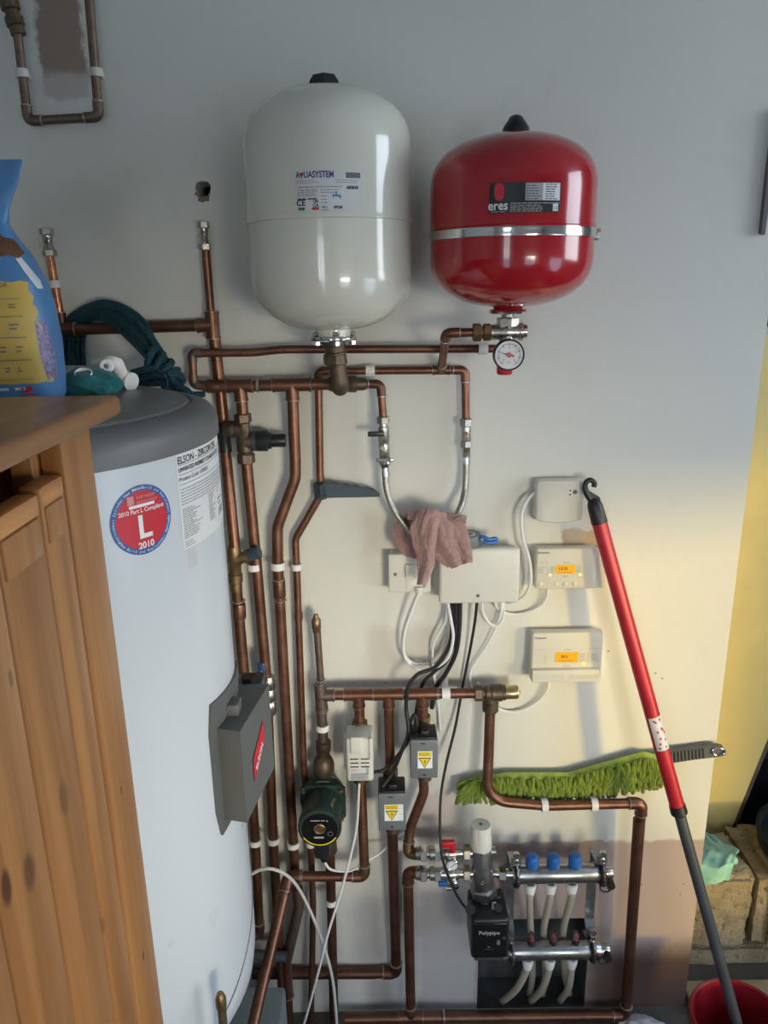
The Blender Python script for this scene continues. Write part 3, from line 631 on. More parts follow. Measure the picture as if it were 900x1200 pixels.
for q in [[(-.006, -.001), (.004, -.001), (.004, .002), (-.006, .002)], [(-.002, .002), (0, .002), (0, .005), (-.002, .005)], [(-.0035, .005), (.0015, .005), (.0015, .006), (-.0035, .006)], [(.004, .002), (.006, .0), (.006, -.0035), (.0035, -.0035), (.0035, -.001)], [(-.0065, -.0025), (-.005, -.0025), (-.005, .0032), (-.0065, .0032)]]: d_poly(m, S, [(u + a, v + b) for a, b in q])
part(lb, 'tap_symbol', m, INK_SKY, smooth=False)
fz = P(396, 397, VD).z
m = MB(); m.lathe([(.030, wz0 + .006), (.030, fz + .004)], (wc, -VD, 0), seg=32); part(wv, 'neck', m, VESSEL_WHITE)
fl = part(wv, 'flange', MB().lathe([(.018, fz - .003), (.038, fz - .003), (.0395, fz - .001), (.0395, fz + .003), (.038, fz + .005), (.018, fz + .005)], (wc, -VD, 0), seg=40), CHROME, 'chrome bolted flange')
for k in range(5):
    a = -pi / 2 + 2 * pi * (k + .15) / 5; b = (wc + .032 * cos(a), -VD + .032 * sin(a)); m = MB(); m.cyl((b[0], b[1], fz - .010), (b[0], b[1], fz + .012), .0036, 8); m.cyl((b[0], b[1], fz - .009), (b[0], b[1], fz - .003), .0065, 6); m.ball((b[0], b[1], fz + .009), .0065, 10, (1, 1, .7)); part(fl, 'bolt', m, CHROME)
part(wv, 'wall_bracket', MB().rbox((wc - .05, -.025, wz1 - .13), (wc + .05, 0, wz1 - .05), .003), ZINC)

rcx = P(600, 250, VD).x; rz0 = P(592, 360, VD).z; rz1 = P(603, 157, VD).z; RRr = .1335; rzs = P(600, 266, VD + .12).z
rv = vessel('red_expansion_vessel', 'glossy red expansion vessel with a metal band round its middle', rcx, VD, RRr, rz0, rz1, .080, .082, rzs + .004, VESSEL_RED, .0004)
part(rv, 'valve_cap', MB().lathe([(.023, -.008), (.021, .006), (.010, .022), (.004, .0245), (0, .0248)], (rcx + .002, -VD, rz1 + .003), seg=10), BLACK)
bz = P(600, 271, VD + .12).z
bd = part(rv, 'band', MB().lathe([(RRr - .001, bz - .0072), (RRr + .0030, bz - .0066), (RRr + .0034, bz - .004), (RRr + .0026, bz), (RRr + .0034, bz + .004), (RRr + .0030, bz + .0066), (RRr - .001, bz + .0072)], (rcx, -VD, 0), seg=72, cap=False), CHROME, 'shiny metal clamp band')
a = radians(-4); m = MB(); m.rbox((RRr + .001, -.010, -.009), (RRr + .010, .010, .009), .003, 2, Matrix.Translation((rcx, -VD, bz)) @ Matrix.Rotation(a, 4, 'Z')); m.cyl((rcx + RRr + .006, -VD - .022, bz), (rcx + RRr + .006, -VD + .012, bz), .0032, 8)
part(bd, 'buckle', m, NICKEL)
S = Round(rcx, -VD, RRr + .0012, 0, 0); a0, z0 = vessel_uv(S, 573, 250.5); a1, z1 = vessel_uv(S, 657.5, 213.5); S.th = a0; S.z = z0; LW = (a1 - a0) * S.r; LH = z1 - z0
lb = part(rv, 'data_label', d_rect(MB(), S, 0, 0, LW, LH), BLACK, 'black printed data label')
m = MB(); d_text(m, S, 'eres', .0185, LW * .125, LH * .245, sx=.92, bold=.0003); part(lb, 'lettering', m, INK_WHITE, smooth=False)
m = MB(); q = [(.0065 * cos(t) * 1.0 * (1 if abs(cos(t)) < .6 else 1.1) + LW * .135, .0120 * (abs(sin(t)) ** .55) * (1 if sin(t) > 0 else -1) + LH * .70) for t in [2 * pi * k / 24 for k in range(24)]]; d_poly(m, S, q); part(lb, 'vessel_emblem', m, INK_RED, smooth=False)
m = MB(); d_rect(m, S, LW * .49, LH * .40, LW * .73, LH * .97, .0006); part(lb, 'grey_panel', m, INK_PALE, smooth=False)
m = MB(); d_rect(m, S, LW * .73, LH * .40, LW * .985, LH * .97, .0006); d_rect(m, S, LW * .885, LH * .05, LW * .965, LH * .29, .0006); part(lb, 'white_panel', m, PAPER, smooth=False)
m = MB(); d_lines(m, S, LW * .50, LW * .70, LH * .88, LH * .45, 6, t=.0009); d_lines(m, S, LW * .77, LW * .95, LH * .92, LH * .45, 7, t=.0012, ragged=.4); d_text(m, S, 'CE', .0062, LW * .925, LH * .15); part(lb, 'fine_print', m, INK, smooth=False, kind='stuff')
m = MB(); d_lines(m, S, LW * .29, LW * .98, LH * .31, LH * .31, 1, t=.0012, ragged=0); d_lines(m, S, LW * .29, LW * .74, LH * .24, LH * .05, 4, t=.0011, ragged=.1); d_lines(m, S, LW * .03, LW * .24, LH * .05, LH * .05, 1, t=.0010, ragged=0); part(lb, 'pale_fine_print', m, INK_PALE, smooth=False, kind='stuff')
fz = P(592, 363, VD).z
rx2 = P(593, 380, VD).x
m = MB(); m.lathe([(.028, rz0 + .006), (.024, rz0 - .004), (.0235, fz)], (rcx - .002, -VD, 0), seg=32); part(rv, 'neck', m, VESSEL_RED)
part(rv, 'flange', MB().lathe([(.012, fz - .006), (.031, fz - .006), (.033, fz - .003), (.031, fz + .001), (.012, fz + .001)], (rcx - .002, -VD, 0), seg=40), CHROME, 'chrome flange ring')
part(rv, 'wall_bracket', MB().rbox((rcx - .05, -.025, rz1 - .13), (rcx + .05, 0, rz1 - .05), .003), ZINC)
# ------------------------------------------------------------------ pipework helpers: points are (px, py, distance from the wall)
R15, R22, R25, R28 = 0.0076, 0.0110, 0.0124, 0.0140
def Q(p): return p if isinstance(p, Vector) else P(*p)
def run(name, label, at, group=None, cat='pipe'):
    q = Q(at); return thing(name, label, cat, (q.x, q.y, max(0, q.z)), group)
def pipe(root, pts, r, fil=0.02, mat=None, name='pipe', label=None):
    return part(root, name, MB().sweep(fillet([Q(p) for p in pts], fil), r, 14), mat or COPPER, label)
def bead(root, c, d, r, mat=None, name='solder_ring', w=.0016):
    c = Q(c); d = (Q(d) - c).normalized(); return part(root, name, MB().sweep([c - d * w, c - d * w * .5, c + d * w * .5, c + d * w], [r * 1.05, r * 1.22, r * 1.22, r * 1.05], 14), mat or SOLDER)
def elbow(root, a, v, b, r, mat=None, k=1.0):
    a, v, b = Q(a), Q(v), Q(b); L = r * 2.5 * k; pa = v + (a - v).normalized() * L; pb = v + (b - v).normalized() * L
    e = part(root, 'elbow', MB().sweep(fillet([pa, v, pb], r * 1.35), r * 1.15, 14), mat or COPPER)
    bead(e, pa, v, r * 1.03); bead(e, pb, v, r * 1.03); return e
def sleeve(root, name, c, d, half, R, mat=None, label=None):
    c = Q(c); d = (Q(d) - c).normalized(); e = part(root, name, MB().sweep([c - d * half, c - d * (half - .002), c + d * (half - .002), c + d * half], [R * .95, R, R, R * .95], 14), mat or COPPER, label)
    return e
def tee(root, c, along, branch, r, rb=None, mat=None, half=None, lb=None):
    c, along, branch = Q(c), Q(along), Q(branch); rb = rb or r; d = (along - c).normalized(); e = (branch - c).normalized(); half = half or r * 2.2; lb = lb or r * 2.6
    m = MB(); m.sweep([c - d * half, c + d * half], r * 1.15, 14); m.sweep([c, c + e * lb], rb * 1.15, 14); m.sweep([c - d * half, c - d * (half - .004)], r * 1.24, 14); m.sweep([c + d * half, c + d * (half - .004)], r * 1.24, 14); m.sweep([c + e * lb, c + e * (lb - .004)], rb * 1.24, 14)
    o = part(root, 'tee', m, mat or COPPER)
    for s_ in (-1, 1): bead(o, c + d * half * s_, c + d * half * s_ * 2, r)
    bead(o, c + e * lb, c + e * lb * 2, rb); return o
def nutm(mb, c, d, w, R, seg=6):
    mb.sweep([c - d * w, c - d * w * .8, c + d * w * .8, c + d * w], [R * .88, R, R, R * .88], seg, True, .2); return mb
def nut(root, c, toward, w, R, mat=None, name='nut', label=None):
    c = Q(c); d = (Q(toward) - c).normalized(); return part(root, name, nutm(MB(), c, d, w, R), mat or BRASS, label, ang=25)
def turned(root, name, a, b, prof, mat, label=None, seg=18):     # prof: (fraction along, radius)
    a, b = Q(a), Q(b); return part(root, name, MB().sweep([a + (b - a) * f for f, _ in prof], [r for _, r in prof], seg), mat, label)
CLIPG = 'white pipe clips'
def clip(px, py, d, r, along, label, mat=None, w=.0065):
    c = P(px, py, d); a = Q(along) - c; a.normalize(); n = Vector((0, -1, 0)); n = (n - a * n.dot(a)).normalized(); s_ = a.cross(n)
    m = MB(); ro, ri = r + .0032, r + .0004; prof = []
    for k in range(25):
        t = 2 * pi * k / 24; prof.append((cos(t), sin(t)))
    vs = []; fs = []
    for k, (x, y) in enumerate(prof[:-1]):
        for R in (ri, ro):
            for h in (-w, w): vs.append(c + (n * x + s_ * y) * R + a * h)
    for k in range(24):
        i, j = 4 * k, 4 * ((k + 1) % 24)
        fs += [(i + 2, i + 3, j + 3, j + 2), (i, j, j + 1, i + 1), (i, i + 2, j + 2, j), (i + 1, j + 1, j + 3, i + 3)]
    m.add(vs, fs); o = one('pipe_clip', label, 'clip', m, mat or CLIP, CLIPG)
    b0 = c - n * (ro - .001); depth = d + (c - n * ro).y * 0
    M = Matrix((( s_.x, n.x, a.x, b0.x), (s_.y, n.y, a.y, b0.y), (s_.z, n.z, a.z, b0.z), (0, 0, 0, 1)))
    back = max(.002, -b0.y + .0005)
    part(o, 'clip_base', MB().rbox((-r * .75, -back, -w * .9), (r * .75, .0, w * .9), .001, 1, M), mat or CLIP)
    return o

# ------------------------------------------------------------------ loop of pipe at the top left
t = run('copper_pipe', 'old U-shaped copper pipe loop round the brown bare plaster patch', (75, 140, .02))
D = .022
pts = [(20, 36, D), (33, 142, D), (116, 137, D), (102, -30, D)]
pipe(t, pts, R15, .016, COPPER_GREY); elbow(t, pts[0], pts[1], pts[2], R15, COPPER_GREY, 1.3); elbow(t, pts[1], pts[2], pts[3], R15, COPPER_GREY, 1.3)
turned(t, 'brass_connector', (6, -12, D), (22, 41, D), [(0, .012), (.22, .012), (.24, .0155), (.44, .0155), (.46, .0115), (.58, .0115), (.6, .0150), (.80, .0150), (.82, .0125), (1, .0125)], BRASS_BROWN, seg=10)
clip(26, 86, D, R15, (28, 100, D), 'painted-over clip on the loop beside the brass connector', CLIP_PAINTED); clip(113, 85, D, R15, (114, 100, D), 'painted-over clip on the plain side of the pipe loop', CLIP_PAINTED)

# ------------------------------------------------------------------ risers behind the cylinder
t = run('copper_pipe', 'tarnished copper pipework rising behind the cylinder to two capped isolating valves', (250, 381, .022))
DB = .022
pipe(t, [(58, 296, DB), (73, 384, DB)], R15, mat=COPPER_NEW)
def iso_valve(root, a, b, sc=1.0):
    a, b = Q(a), Q(b); d = (b - a).normalized(); L = (b - a).length; m = MB()
    m.sweep([a + d * L * f for f in (.0, .22, .24, .36, .40, .60, .64, .76, .78, 1.0)], [r * sc for r in (.0080, .0080, .0092, .0092, .0078, .0078, .0092, .0092, .0080, .0080)], 14)
    o = part(root, 'valve_body', m, NICKEL); nut(o, a + d * L * .11, b, L * .12, .0125 * sc, NICKEL); nut(o, a + d * L * .89, b, L * .12, .0125 * sc, NICKEL)
    c = a + d * L * .5; part(o, 'screw_slot', MB().cyl(c + Vector((0, -.0075, 0)) * sc, c + Vector((0, -.0098, 0)) * sc, .0035 * sc, 12), BRASS); return o
iso_valve(t, (54, 268, DB), (59, 300, DB)); iso_valve(t, (238, 260, DB), (241, 293, DB), .85)
pipe(t, [(20, 388, DB), (248, 381, DB)], R22, mat=COPPER_DARK); pipe(t, [(241, 290, DB), (247, 364, DB)], R15)
tee(t, (249, 381, DB), (250, 395, DB), (235, 381.5, DB), R22, mat=COPPER); tee(t, (73, 385, DB), (85, 385, DB), (72, 376, DB), R22, R15, mat=COPPER_DARK)
pipe(t, [(249, 375, DB), (262, 494, DB)], R22)
turned(t, 'black_coupling', (261, 494, DB), (265, 530, DB + .006), [(0, .012), (.1, .0145), (.5, .0145), (.55, .0125), (1, .0122)], BLACK)
VL = .066
pipe(t, [(264, 526, DB + .004), (275, 640, VL), (278, 700, VL), (287, 800, VL), (299, 985, .04), (304, 1090, .035), (284, 1104, .045)], R22, .018, COPPER)
elbow(t, (299, 985, .04), (304, 1092, .035), (284, 1104, .045), R22, COPPER_DARK)
turned(t, 'brass_tee', (274, 640, VL), (277, 692, VL), [(0, .0125), (.1, .0140), (.35, .0140), (.37, .0125), (.6, .0125), (.62, .0142), (.8, .0142), (.82, .0118), (1, .0118)], BRASS, seg=12)
turned(t, 'tee_arm', (275, 655, VL), (291, 652, VL), [(0, .0135), (.45, .0135), (.47, .0115), (.75, .0115), (.77, .014), (1, .014)], BRASS)
turned(t, 'grey_cap', (289, 651, VL), (304, 647, VL + .004), [(0, .0105), (.1, .0105), (.14, .0128), (1, .0128)], SLATE, 'grey plastic cap')
sleeve(t, 'coupling', (280.5, 716, VL), (281, 725, VL), .016, .0132)
bead(t, (279, 704, VL), (281, 725, VL), .012)

# ------------------------------------------------------------------ header under the white vessel with its three branches
DH = .046
t = run('copper_pipe', 'copper header pipe below the white vessel with two long branches running down', (330, 451, DH))
pipe(t, [(584, 408.6, DH), (330, 409.5, DH), (298, 413, DH), (225, 414, DH), (227, 451, DH), (250, 453, DH)], R15, [.2, .2, .012, .012])
part(t, 'elbow', MB().sweep(fillet([P(236, 413.5, DH), P(225, 414, DH), P(225.6, 424, DH)], .010), .0092, 12), COPPER_GREY)
part(t, 'elbow', MB().sweep(fillet([P(226.4, 440, DH), P(227, 451, DH), P(238, 452, DH)], .010), .0092, 12), COPPER_GREY)
pipe(t, [(238, 453, DH), (395, 450, DH)], R22); sleeve(t, 'reducer', (250, 452.7, DH), (260, 452.5, DH), .012, .0128, COPPER_DARK)
tee(t, (281, 452, DH), (300, 451.7, DH), (283, 470, DH), R22); tee(t, (342, 451, DH), (360, 450.7, DH), (343, 470, DH), R22, half=.036)
bead(t, (302, 451.6, DH), (320, 451, DH), R22, w=.003)
pipe(t, [(282, 456, DH), (285, 490, DH)], R22)
nut(t, (284.5, 490, DH), (286, 505, DH), .009, .0165, BRASS_BROWN)
turned(t, 'valve_body', (285, 496, DH), (288, 534, DH), [(0, .0125), (.3, .0130), (.35, .0155), (.85, .0158), (.9, .013), (1, .013)], BRASS_BROWN)
turned(t, 'side_connector', (263, 502, DH - .004), (285, 504, DH), [(0, .0135), (.3, .0165), (.5, .0165), (.55, .0135), (1, .0135)], BRASS_BROWN)
turned(t, 'valve_collar', (287, 517, DH), (301, 516.5, DH), [(0, .0175), (.6, .0175), (.65, .0195), (1, .0195)], BRASS_BROWN)
kb = turned(t, 'valve_knob', (300, 516.5, DH), (335, 516, DH), [(0, .0195), (.06, .0205), (.38, .0205), (.42, .0165), (.50, .0165), (.53, .0128), (.95, .0128), (1, .0115)], BLACK, 'black plastic valve head')
turned(kb, 'grey_ring', (298, 516.5, DH), (301, 516.5, DH), [(0, .0198), (1, .0198)], SLATE)
nut(t, (288.5, 537, DH), (289, 545, DH), .010, .0172, BRASS_BROWN)
pipe(t, [(289, 542, DH), (300, 655, DH), (312, 792, .045), (320, 983, .04), (325, 1068, .044), (331, 1160, .049)], R22, .1)
bv = turned(t, 'ball_valve', (314, 792, .05), (317, 836, .05), [(0, .0125), (.12, .0155), (.3, .0155), (.34, .0125), (.45, .0155), (.6, .0155), (.65, .0125), (.72, .0155), (.9, .0155), (1, .0125)], NICKEL, seg=10)
a_, b_ = P(306, 776, .075), P(309, 803, .075)
part(bv, 'lever', MB().rbox((a_.x - .008, -.080, b_.z), (a_.x + .008, -.074, a_.z), .003, 2), NAVY, 'dark blue lever'); part(bv, 'lever_stem', MB().sweep([P(307, 803, .077), P(309, 810, .074), P(314, 814, .06)], .005, 10), NICKEL)
m = MB(); S = Flat(Vector((a_.x, -.0803, (a_.z + b_.z) / 2)), (1, 0, 0), (0, 0, 1)); d_text(m, S, 'PN30', .008, 0, -.006, .0003, sx=.7); d_text(m, S, '3', .010, 0, .006, .0003); part(bv, 'lever_print', m, INK_PALE, smooth=False)
pipe(t, [(342.5, 456, DH), (346, 540, DH), (346, 561, DH), (325, 618, DH), (325.5, 662, DH), (343.5, 985, .04), (347, 1042, .04), (350, 1062, .04), (335, 1128, .049), (342, 1260, .049)], R22, [.05, .05, .05, .05, .3, .02, .03, .03], COPPER)
sleeve(t, 'coupling', (327.2, 690, DH), (328, 705, DH), .018, .0128, COPPER_DARK); bead(t, (326.3, 679, DH), (328, 705, DH), R22); bead(t, (328.2, 703, DH), (328, 715, DH), R22)
part(t, 'swept_bend', MB().sweep(fillet([P(348.5, 1040, .041), P(350.5, 1062, .041), P(335, 1128, .046), P(337.5, 1165, .046)], .03), .0128, 14), COPPER_GREY)
bead(t, (337.6, 1167, .046), (338, 1180, .046), .012)
# connector between the white vessel and the header
tc = P(398, 452, VD); tw = P(398, 450, DH)
turned(t, 'vessel_connector', Vector((wc, -VD, P(396, 399, VD).z)), Vector((tc.x, -VD, tc.z + .012)), [(0, .0200), (.13, .0200), (.15, .0175), (.30, .0175), (.33, .0195), (.36, .0195), (.38, .0180), (.62, .0180), (.64, .0150), (1, .0145)], BRASS_BROWN)
cx_ = Vector((wc, -VD, P(398, 421, VD).z)); nut(t, cx_, cx_ + Vector((0, 0, .1)), .009, .0205, BRASS_BROWN)
part(t, 'connector_elbow', MB().sweep(fillet([Vector((tc.x, -VD, tc.z + .02)), Vector((tc.x, -VD, tc.z - .004)), Vector((tc.x, -DH, tw.z))], .016), .0150, 16), BRASS_BROWN)
turned(t, 'header_tee', (385, 450, DH), (430, 450, DH), [(0, .0125), (.1, .0145), (.5, .0145), (.52, .0155), (.72, .0155), (.74, .0125), (.92, .012), (1, .0092)], BRASS_BROWN)
pipe(t, [(424, 450, DH), (446, 450, DH), (449, 490, DH)], R15, .014); elbow(t, (424, 450, DH), (446, 450, DH), (449, 490, DH), R15, COPPER_DARK, 1.2)

# ------------------------------------------------------------------ thin pipe from the red vessel
DT = .021
t = run('copper_pipe', 'thin copper pipe from the red vessel down the wall past the slate plastic bracket', (372, 436, DT))
p15 = [(546, 496, DT), (545, 433.5, DT), (373, 435, DT), (375, 555, DT), (377, 578, DT), (346, 632, DT), (347.5, 662, DT), (356, 900, .032), (364, 985, .04), (367, 1062, .046), (363, 1260, .046)]
pipe(t, p15, R15, [.014, .014, .1, .02, .03, .3, .3, .3, .3], COPPER)
elbow(t, p15[0], p15[1], p15[2], R15, None, 1.2); elbow(t, p15[1], p15[2], p15[3], R15, None, 1.2)
tee(t, (517, 433.7, DT), (530, 433.6, DT), (522, 405, .10), R15)
vp = Vector((rcx - .002, -VD, P(592, 389, VD).z))
pr = [P(517, 433.7, DT), P(523, 391, VD), P(566, 389.5, VD)]; pr[1].z = pr[2].z = vp.z
pipe(t, pr, R15, .012); elbow(t, *pr, R15, None, 1.2)
sleeve(t, 'coupling', (349.8, 722, DT), (350, 735, DT), .009, .0092, COPPER_GREY)

# ------------------------------------------------------------------ valve and gauge under the red vessel
t = thing('relief_valve', 'nickel relief valve with round white pressure gauge under the red vessel', 'valve', vp)
X = Vector((1, 0, 0)); Zv = Vector((0, 0, 1)); Yv = Vector((0, -1, 0))
turned(t, 'upper_stem', vp, Vector((vp.x, vp.y, fz - .004)), [(0, .0120), (.3, .0120), (.32, .0105), (.8, .0105), (1, .0120)], NICKEL); nut(t, Vector((vp.x, vp.y, vp.z + .016)), Vector((vp.x, vp.y, 3)), .008, .0190, NICKEL)
turned(t, 'body', vp - X * .030, vp + X * .026, [(0, .0120), (.1, .0135), (.4, .0135), (.5, .0145), (.6, .0135), (.88, .0135), (.9, .0150), (1, .0150)], NICKEL)
turned(t, 'end_plug', vp + X * .026, vp + X * .033, [(0, .0120), (.9, .0120), (1, .010)], CHROME)
nut(t, vp - X * .035, vp, .007, .0150, BRASS); nut(t, vp - X * .052, vp, .0075, .0155, BRASS); turned(t, 'thread', vp - X * .058, vp - X * .028, [(0, .0105), (1, .0105)], BRASS)
gc = P(596.5, 416, VD + .035); dn = Vector((vp.x - .003, vp.y, gc.z)); turned(t, 'lower_body', vp, dn - Zv * .012, [(0, .0125), (.5, .0125), (.6, .0150), (1, .0150)], NICKEL)
turned(t, 'red_cap', dn - Zv * .010, dn - Zv * .036, [(0, .0125), (.15, .0135), (.9, .0135), (1, .012)], RED_PLASTIC, 'red cap below the gauge')
g = part(t, 'gauge_case', MB().lathe([(.012, -.030), (.024, -.016), (.0262, -.012), (.0262, .001), (.0250, .0025), (.0235, .0015), (.0235, -.002)], gc, Yv, 36), BLACK, 'black gauge case')
S = Flat(gc + Yv * .0005, X, Zv)
part(g, 'dial', MB().cyl(gc - Yv * .003, gc + Yv * .0006, .0236, 36), PAPER, 'white gauge dial')
m = MB(); d_ring(m, S, 0, 0, .0178, .0186, .0006, 40, radians(-50), radians(230))
for k in range(9):
    a = radians(-50 + 35 * k); d_poly(m, S, [(r * cos(a) - s_ * sin(a), r * sin(a) + s_ * cos(a)) for r, s_ in ((.0150, -.0005), (.0150, .0005), (.0205, .0005), (.0205, -.0005))])
for k, s_ in enumerate(['4', '3', '2', '1', '0']): a = radians(-45 + 67 * k); d_text(m, S, s_, .0055, .0122 * cos(a), .0122 * sin(a))
d_text(m, S, 'bar', .0045, 0, -.012)
part(g, 'dial_print', m, INK_GREY, smooth=False)
m = MB(); d_poly(m, S, [(.0, -.0009), (-.0168, .0045), (.0005, .0013)], .0012); part(g, 'needle', m, BLACK, smooth=False)
m = MB(); m.cyl(gc + Yv * .001, gc + Yv * .0035, .0042, 14); m.cyl(gc + Yv * .001 + Vector((.0065, 0, -.0015)), gc + Yv * .0028 + Vector((.0065, 0, -.0015)), .0022, 10); part(g, 'red_pointer', m, RED_PLASTIC)

# ------------------------------------------------------------------ filling loop hose
t = run('filling_hose', 'braided steel hose loop hanging with valves between two copper pipes', (500, 600, DH), cat='hose')
nut(t, (449, 492, DH), (449.4, 505, DH), .007, .0125, NICKEL); turned(t, 'left_valve', (449, 494, DH), (451, 548, DH), [(0, .0085), (.1, .0085), (.12, .0108), (.42, .0112), (.45, .0098), (.5, .0108), (.78, .0104), (.8, .0090), (.9, .0120), (1, .0070)], NICKEL, seg=14)
part(t, 'black_lever', MB().rbox(tuple(P(431, 512, DH + .016)), tuple(P(450, 505, DH + .010)), .002), BLACK, 'black lever')
c = P(451, 539, DH); part(t, 'wing_nut', nutm(MB(), c, Zv, .006, .0115).rbox(c + Vector((-.017, -.003, -.003)), c + Vector((.017, .003, .003)), .0015), NICKEL)
part(t, 'test_point', MB().cyl(P(448.5, 525, DH), P(448.5, 525, DH + .017), .0048, 10), NICKEL)
DR = DT + .004
nut(t, (546, 495, DR), (546, 510, DR), .008, .0128, NICKEL); turned(t, 'right_valve', (546, 496, DR), (546.3, 536, DR), [(0, .008), (.15, .0095), (.7, .0095), (.72, .0085), (1, .0080)], NICKEL); nut(t, (546, 520, DR), (546, 530, DR), .007, .0115, NICKEL)
part(t, 'screw_slot', MB().cyl(P(546, 508, DR + .006), P(546, 508, DR + .011), .0042, 12), BRASS)
turned(t, 'crimp', (451, 545, DH), (452, 558, DH), [(0, .0068), (.8, .0078), (1, .0078)], CHROME); turned(t, 'crimp', (546.3, 532, DR), (546.3, 543, DR), [(0, .0068), (.8, .0078), (1, .0078)], CHROME)
HOSE = spline([P(451.5, 552, DH), P(453, 572, DH + .004), P(459, 592, DH + .010), P(470, 610, DH + .016), P(487, 627, DH + .02), P(508, 631, DH + .02), P(526, 617, DH + .014), P(539, 596, DH + .004), P(545, 572, DR + .006), P(546.3, 540, DR)], 8)
part(t, 'braided_hose', MB().sweep(HOSE, .0064, 14), BRAID)

# ------------------------------------------------------------------ pump riser, valve header and the big loop round the manifold
DP = .050
t = run('copper_pipe', 'long copper header above the zone valves with loop round the manifold to floor', (480, 813, DP))
pipe(t, [(371, 730, DP), (376, 800, DP)], R15, mat=COPPER_GREY); turned(t, 'capped_end', (370, 720, DP), (371.4, 741, DP), [(0, .0050), (.2, .0066), (.3, .0098), (.75, .0098), (.8, .0085), (1, .0085)], BRASS, seg=10)
tee(t, (376, 815, DP), (378, 840, DP), (395, 814.7, DP), R22, mat=COPPER_GREY, half=.03); pipe(t, [(375, 806, DP), (379, 872, DP)], R22, mat=COPPER_GREY); bead(t, (375, 797, DP), (376, 810, DP), .0095); bead(t, (377.2, 832, DP), (378, 850, DP), .012)
pipe(t, [(380, 814.8, DP), (570, 812, DP)], R22)
for x, y in ((420, 814), (455, 813.6), (495, 813)): tee(t, (x, y, DP), (x + 20, y - .3, DP), (x + 1, y + 20, DP), R22, half=.030)
pipe(t, [(421, 820, DP), (421.5, 848, DP)], R22); nut(t, (421.4, 849, DP), (421.6, 860, DP), .010, .0175, BRASS); turned(t, 'valve_stub', (421.5, 856, DP), (422, 872, DP), [(0, .0125), (.4, .0125), (.45, .016), (1, .016)], BRASS)
pipe(t, [(455.5, 820, DP), (457.5, 905, DP)], R22); nut(t, (457.6, 906, DP), (458, 915, DP), .010, .0172, BRASS_BROWN)
pipe(t, [(495.5, 820, DP), (496, 842, DP)], R22); nut(t, (496, 842, DP), (496.2, 850, DP), .008, .0168, BRASS); turned(t, 'valve_stub', (496, 846, DP), (496.5, 862, DP), [(0, .0135), (.5, .016), (1, .016)], BRASS_BROWN)
bead(t, (513.5, 812.8, DP), (525, 812.7, DP), R22)
nut(t, (560.5, 812.3, DP), (570, 812, DP), .0085, .0168, BRASS_BROWN); by = turned(t, 'bypass_valve', (562, 812, DP), (592, 811.5, DP), [(0, .013), (.2, .013), (.25, .0165), (.42, .0165), (.46, .0185), (.85, .0185), (.88, .0165), (1, .0165)], BRASS_BROWN, seg=14)
turned(by, 'brass_cap', (591, 811.6, DP), (607, 811, DP), [(0, .0135), (.1, .0145), (.9, .0145), (1, .0130)], BRASS_BRIGHT, 'bright brass cap'); turned(by, 'cap_stem', (606, 811, DP), (610, 811, DP), [(0, .003), (1, .003)], BRASS_BRIGHT)
turned(by, 'lower_neck', (575, 815, DP), (574.5, 834, DP), [(0, .0155), (.35, .0155), (.4, .0175), (.9, .0175), (1, .0125)], BRASS_BROWN, seg=10)
DL = .058
LOOP = [(574.5, 826, DP), (572.5, 885, DP + .006), (570, 938, DL + .008), (640, 944, DL + .008), (752, 941, DL), (733, 1189.5, .042), (404, 1193.6, .042)]
pipe(t, LOOP[:5] + [LOOP[5]], .0112, [.2, .052, .1, .018]); elbow(t, LOOP[3], LOOP[4], LOOP[5], .0116)
pipe(t, [(748.4, 960, DL - .001), LOOP[5], LOOP[6]], .0122, .018, COPPER); elbow(t, LOOP[4], LOOP[5], LOOP[6], .0124)
pipe(t, [(520, 1190.8 + .8, .042), (404, 1193.6, .042)], .0135, 0, COPPER)
pipe(t, [(497, 1022, .075), (478, 1022.5, .06), (481.5, 1191, .042)], .0118, .02, COPPER); tee(t, (481.5, 1191.6, .042), (520, 1191, .042), (480.5, 1150, .046), .0128, .0118)
elbow(t, (497, 1022, .075), (478, 1022.5, .06), (481.5, 1191, .042), .0118); bead(t, (520, 1191.2, .042), (560, 1190.5, .042), .0135, w=.003)

# ------------------------------------------------------------------ pump
pm = thing('circulation_pump', 'dark green circulation pump with black face and yellow arc', 'pump', P(378, 945, DP))
turned(pm, 'upper_union', (379, 868, DP), (379.5, 915, DP), [(0, .0125), (.02, .0165), (.22, .0165), (.25, .0140), (.38, .0140), (.42, .0180), (.50, .0215), (.60, .0235), (.72, .0230), (.82, .018), (.86, .015), (1, .015)], BRASS_BROWN, seg=14)
pc = P(379, 931, DP); pe = Vector((pc.x - .002, -DP - .115, pc.z - .004))
part(pm, 'volute', MB().lathe([(.020, -.022), (.036, -.020), (.046, -.012), (.049, 0), (.050, .012), (.0495, .020), (.040, .024)], pc, Yv, 28), GREEN_PUMP)
part(pm, 'motor_flange', MB().prism([(pc.x + x, pc.y - .018, pc.z + z) for x, z in ((-.046, -.03), (-.046, .033), (-.034, .046), (.036, .046), (.050, .032), (.050, -.034), (.034, -.046), (-.034, -.046))], (0, -.014, 0)), GREEN_PUMP, ang=25)
for x, z in ((-.039, .036), (.042, .035), (.042, -.035), (-.038, -.035)): part(pm, 'bolt', MB().cyl((pc.x + x, pc.y - .032, pc.z + z), (pc.x + x, pc.y - .040, pc.z + z), .0045, 8), BRASS_BRIGHT)
part(pm, 'motor', MB().lathe([(.0425, .02), (.0415, .080), (.042, .084), (.045, .090), (.0455, .108), (.0440, .113), (.0415, .1135)], pc, Yv, 40, cap=False), GREEN_PUMP)
fc = pc + Yv * .1125
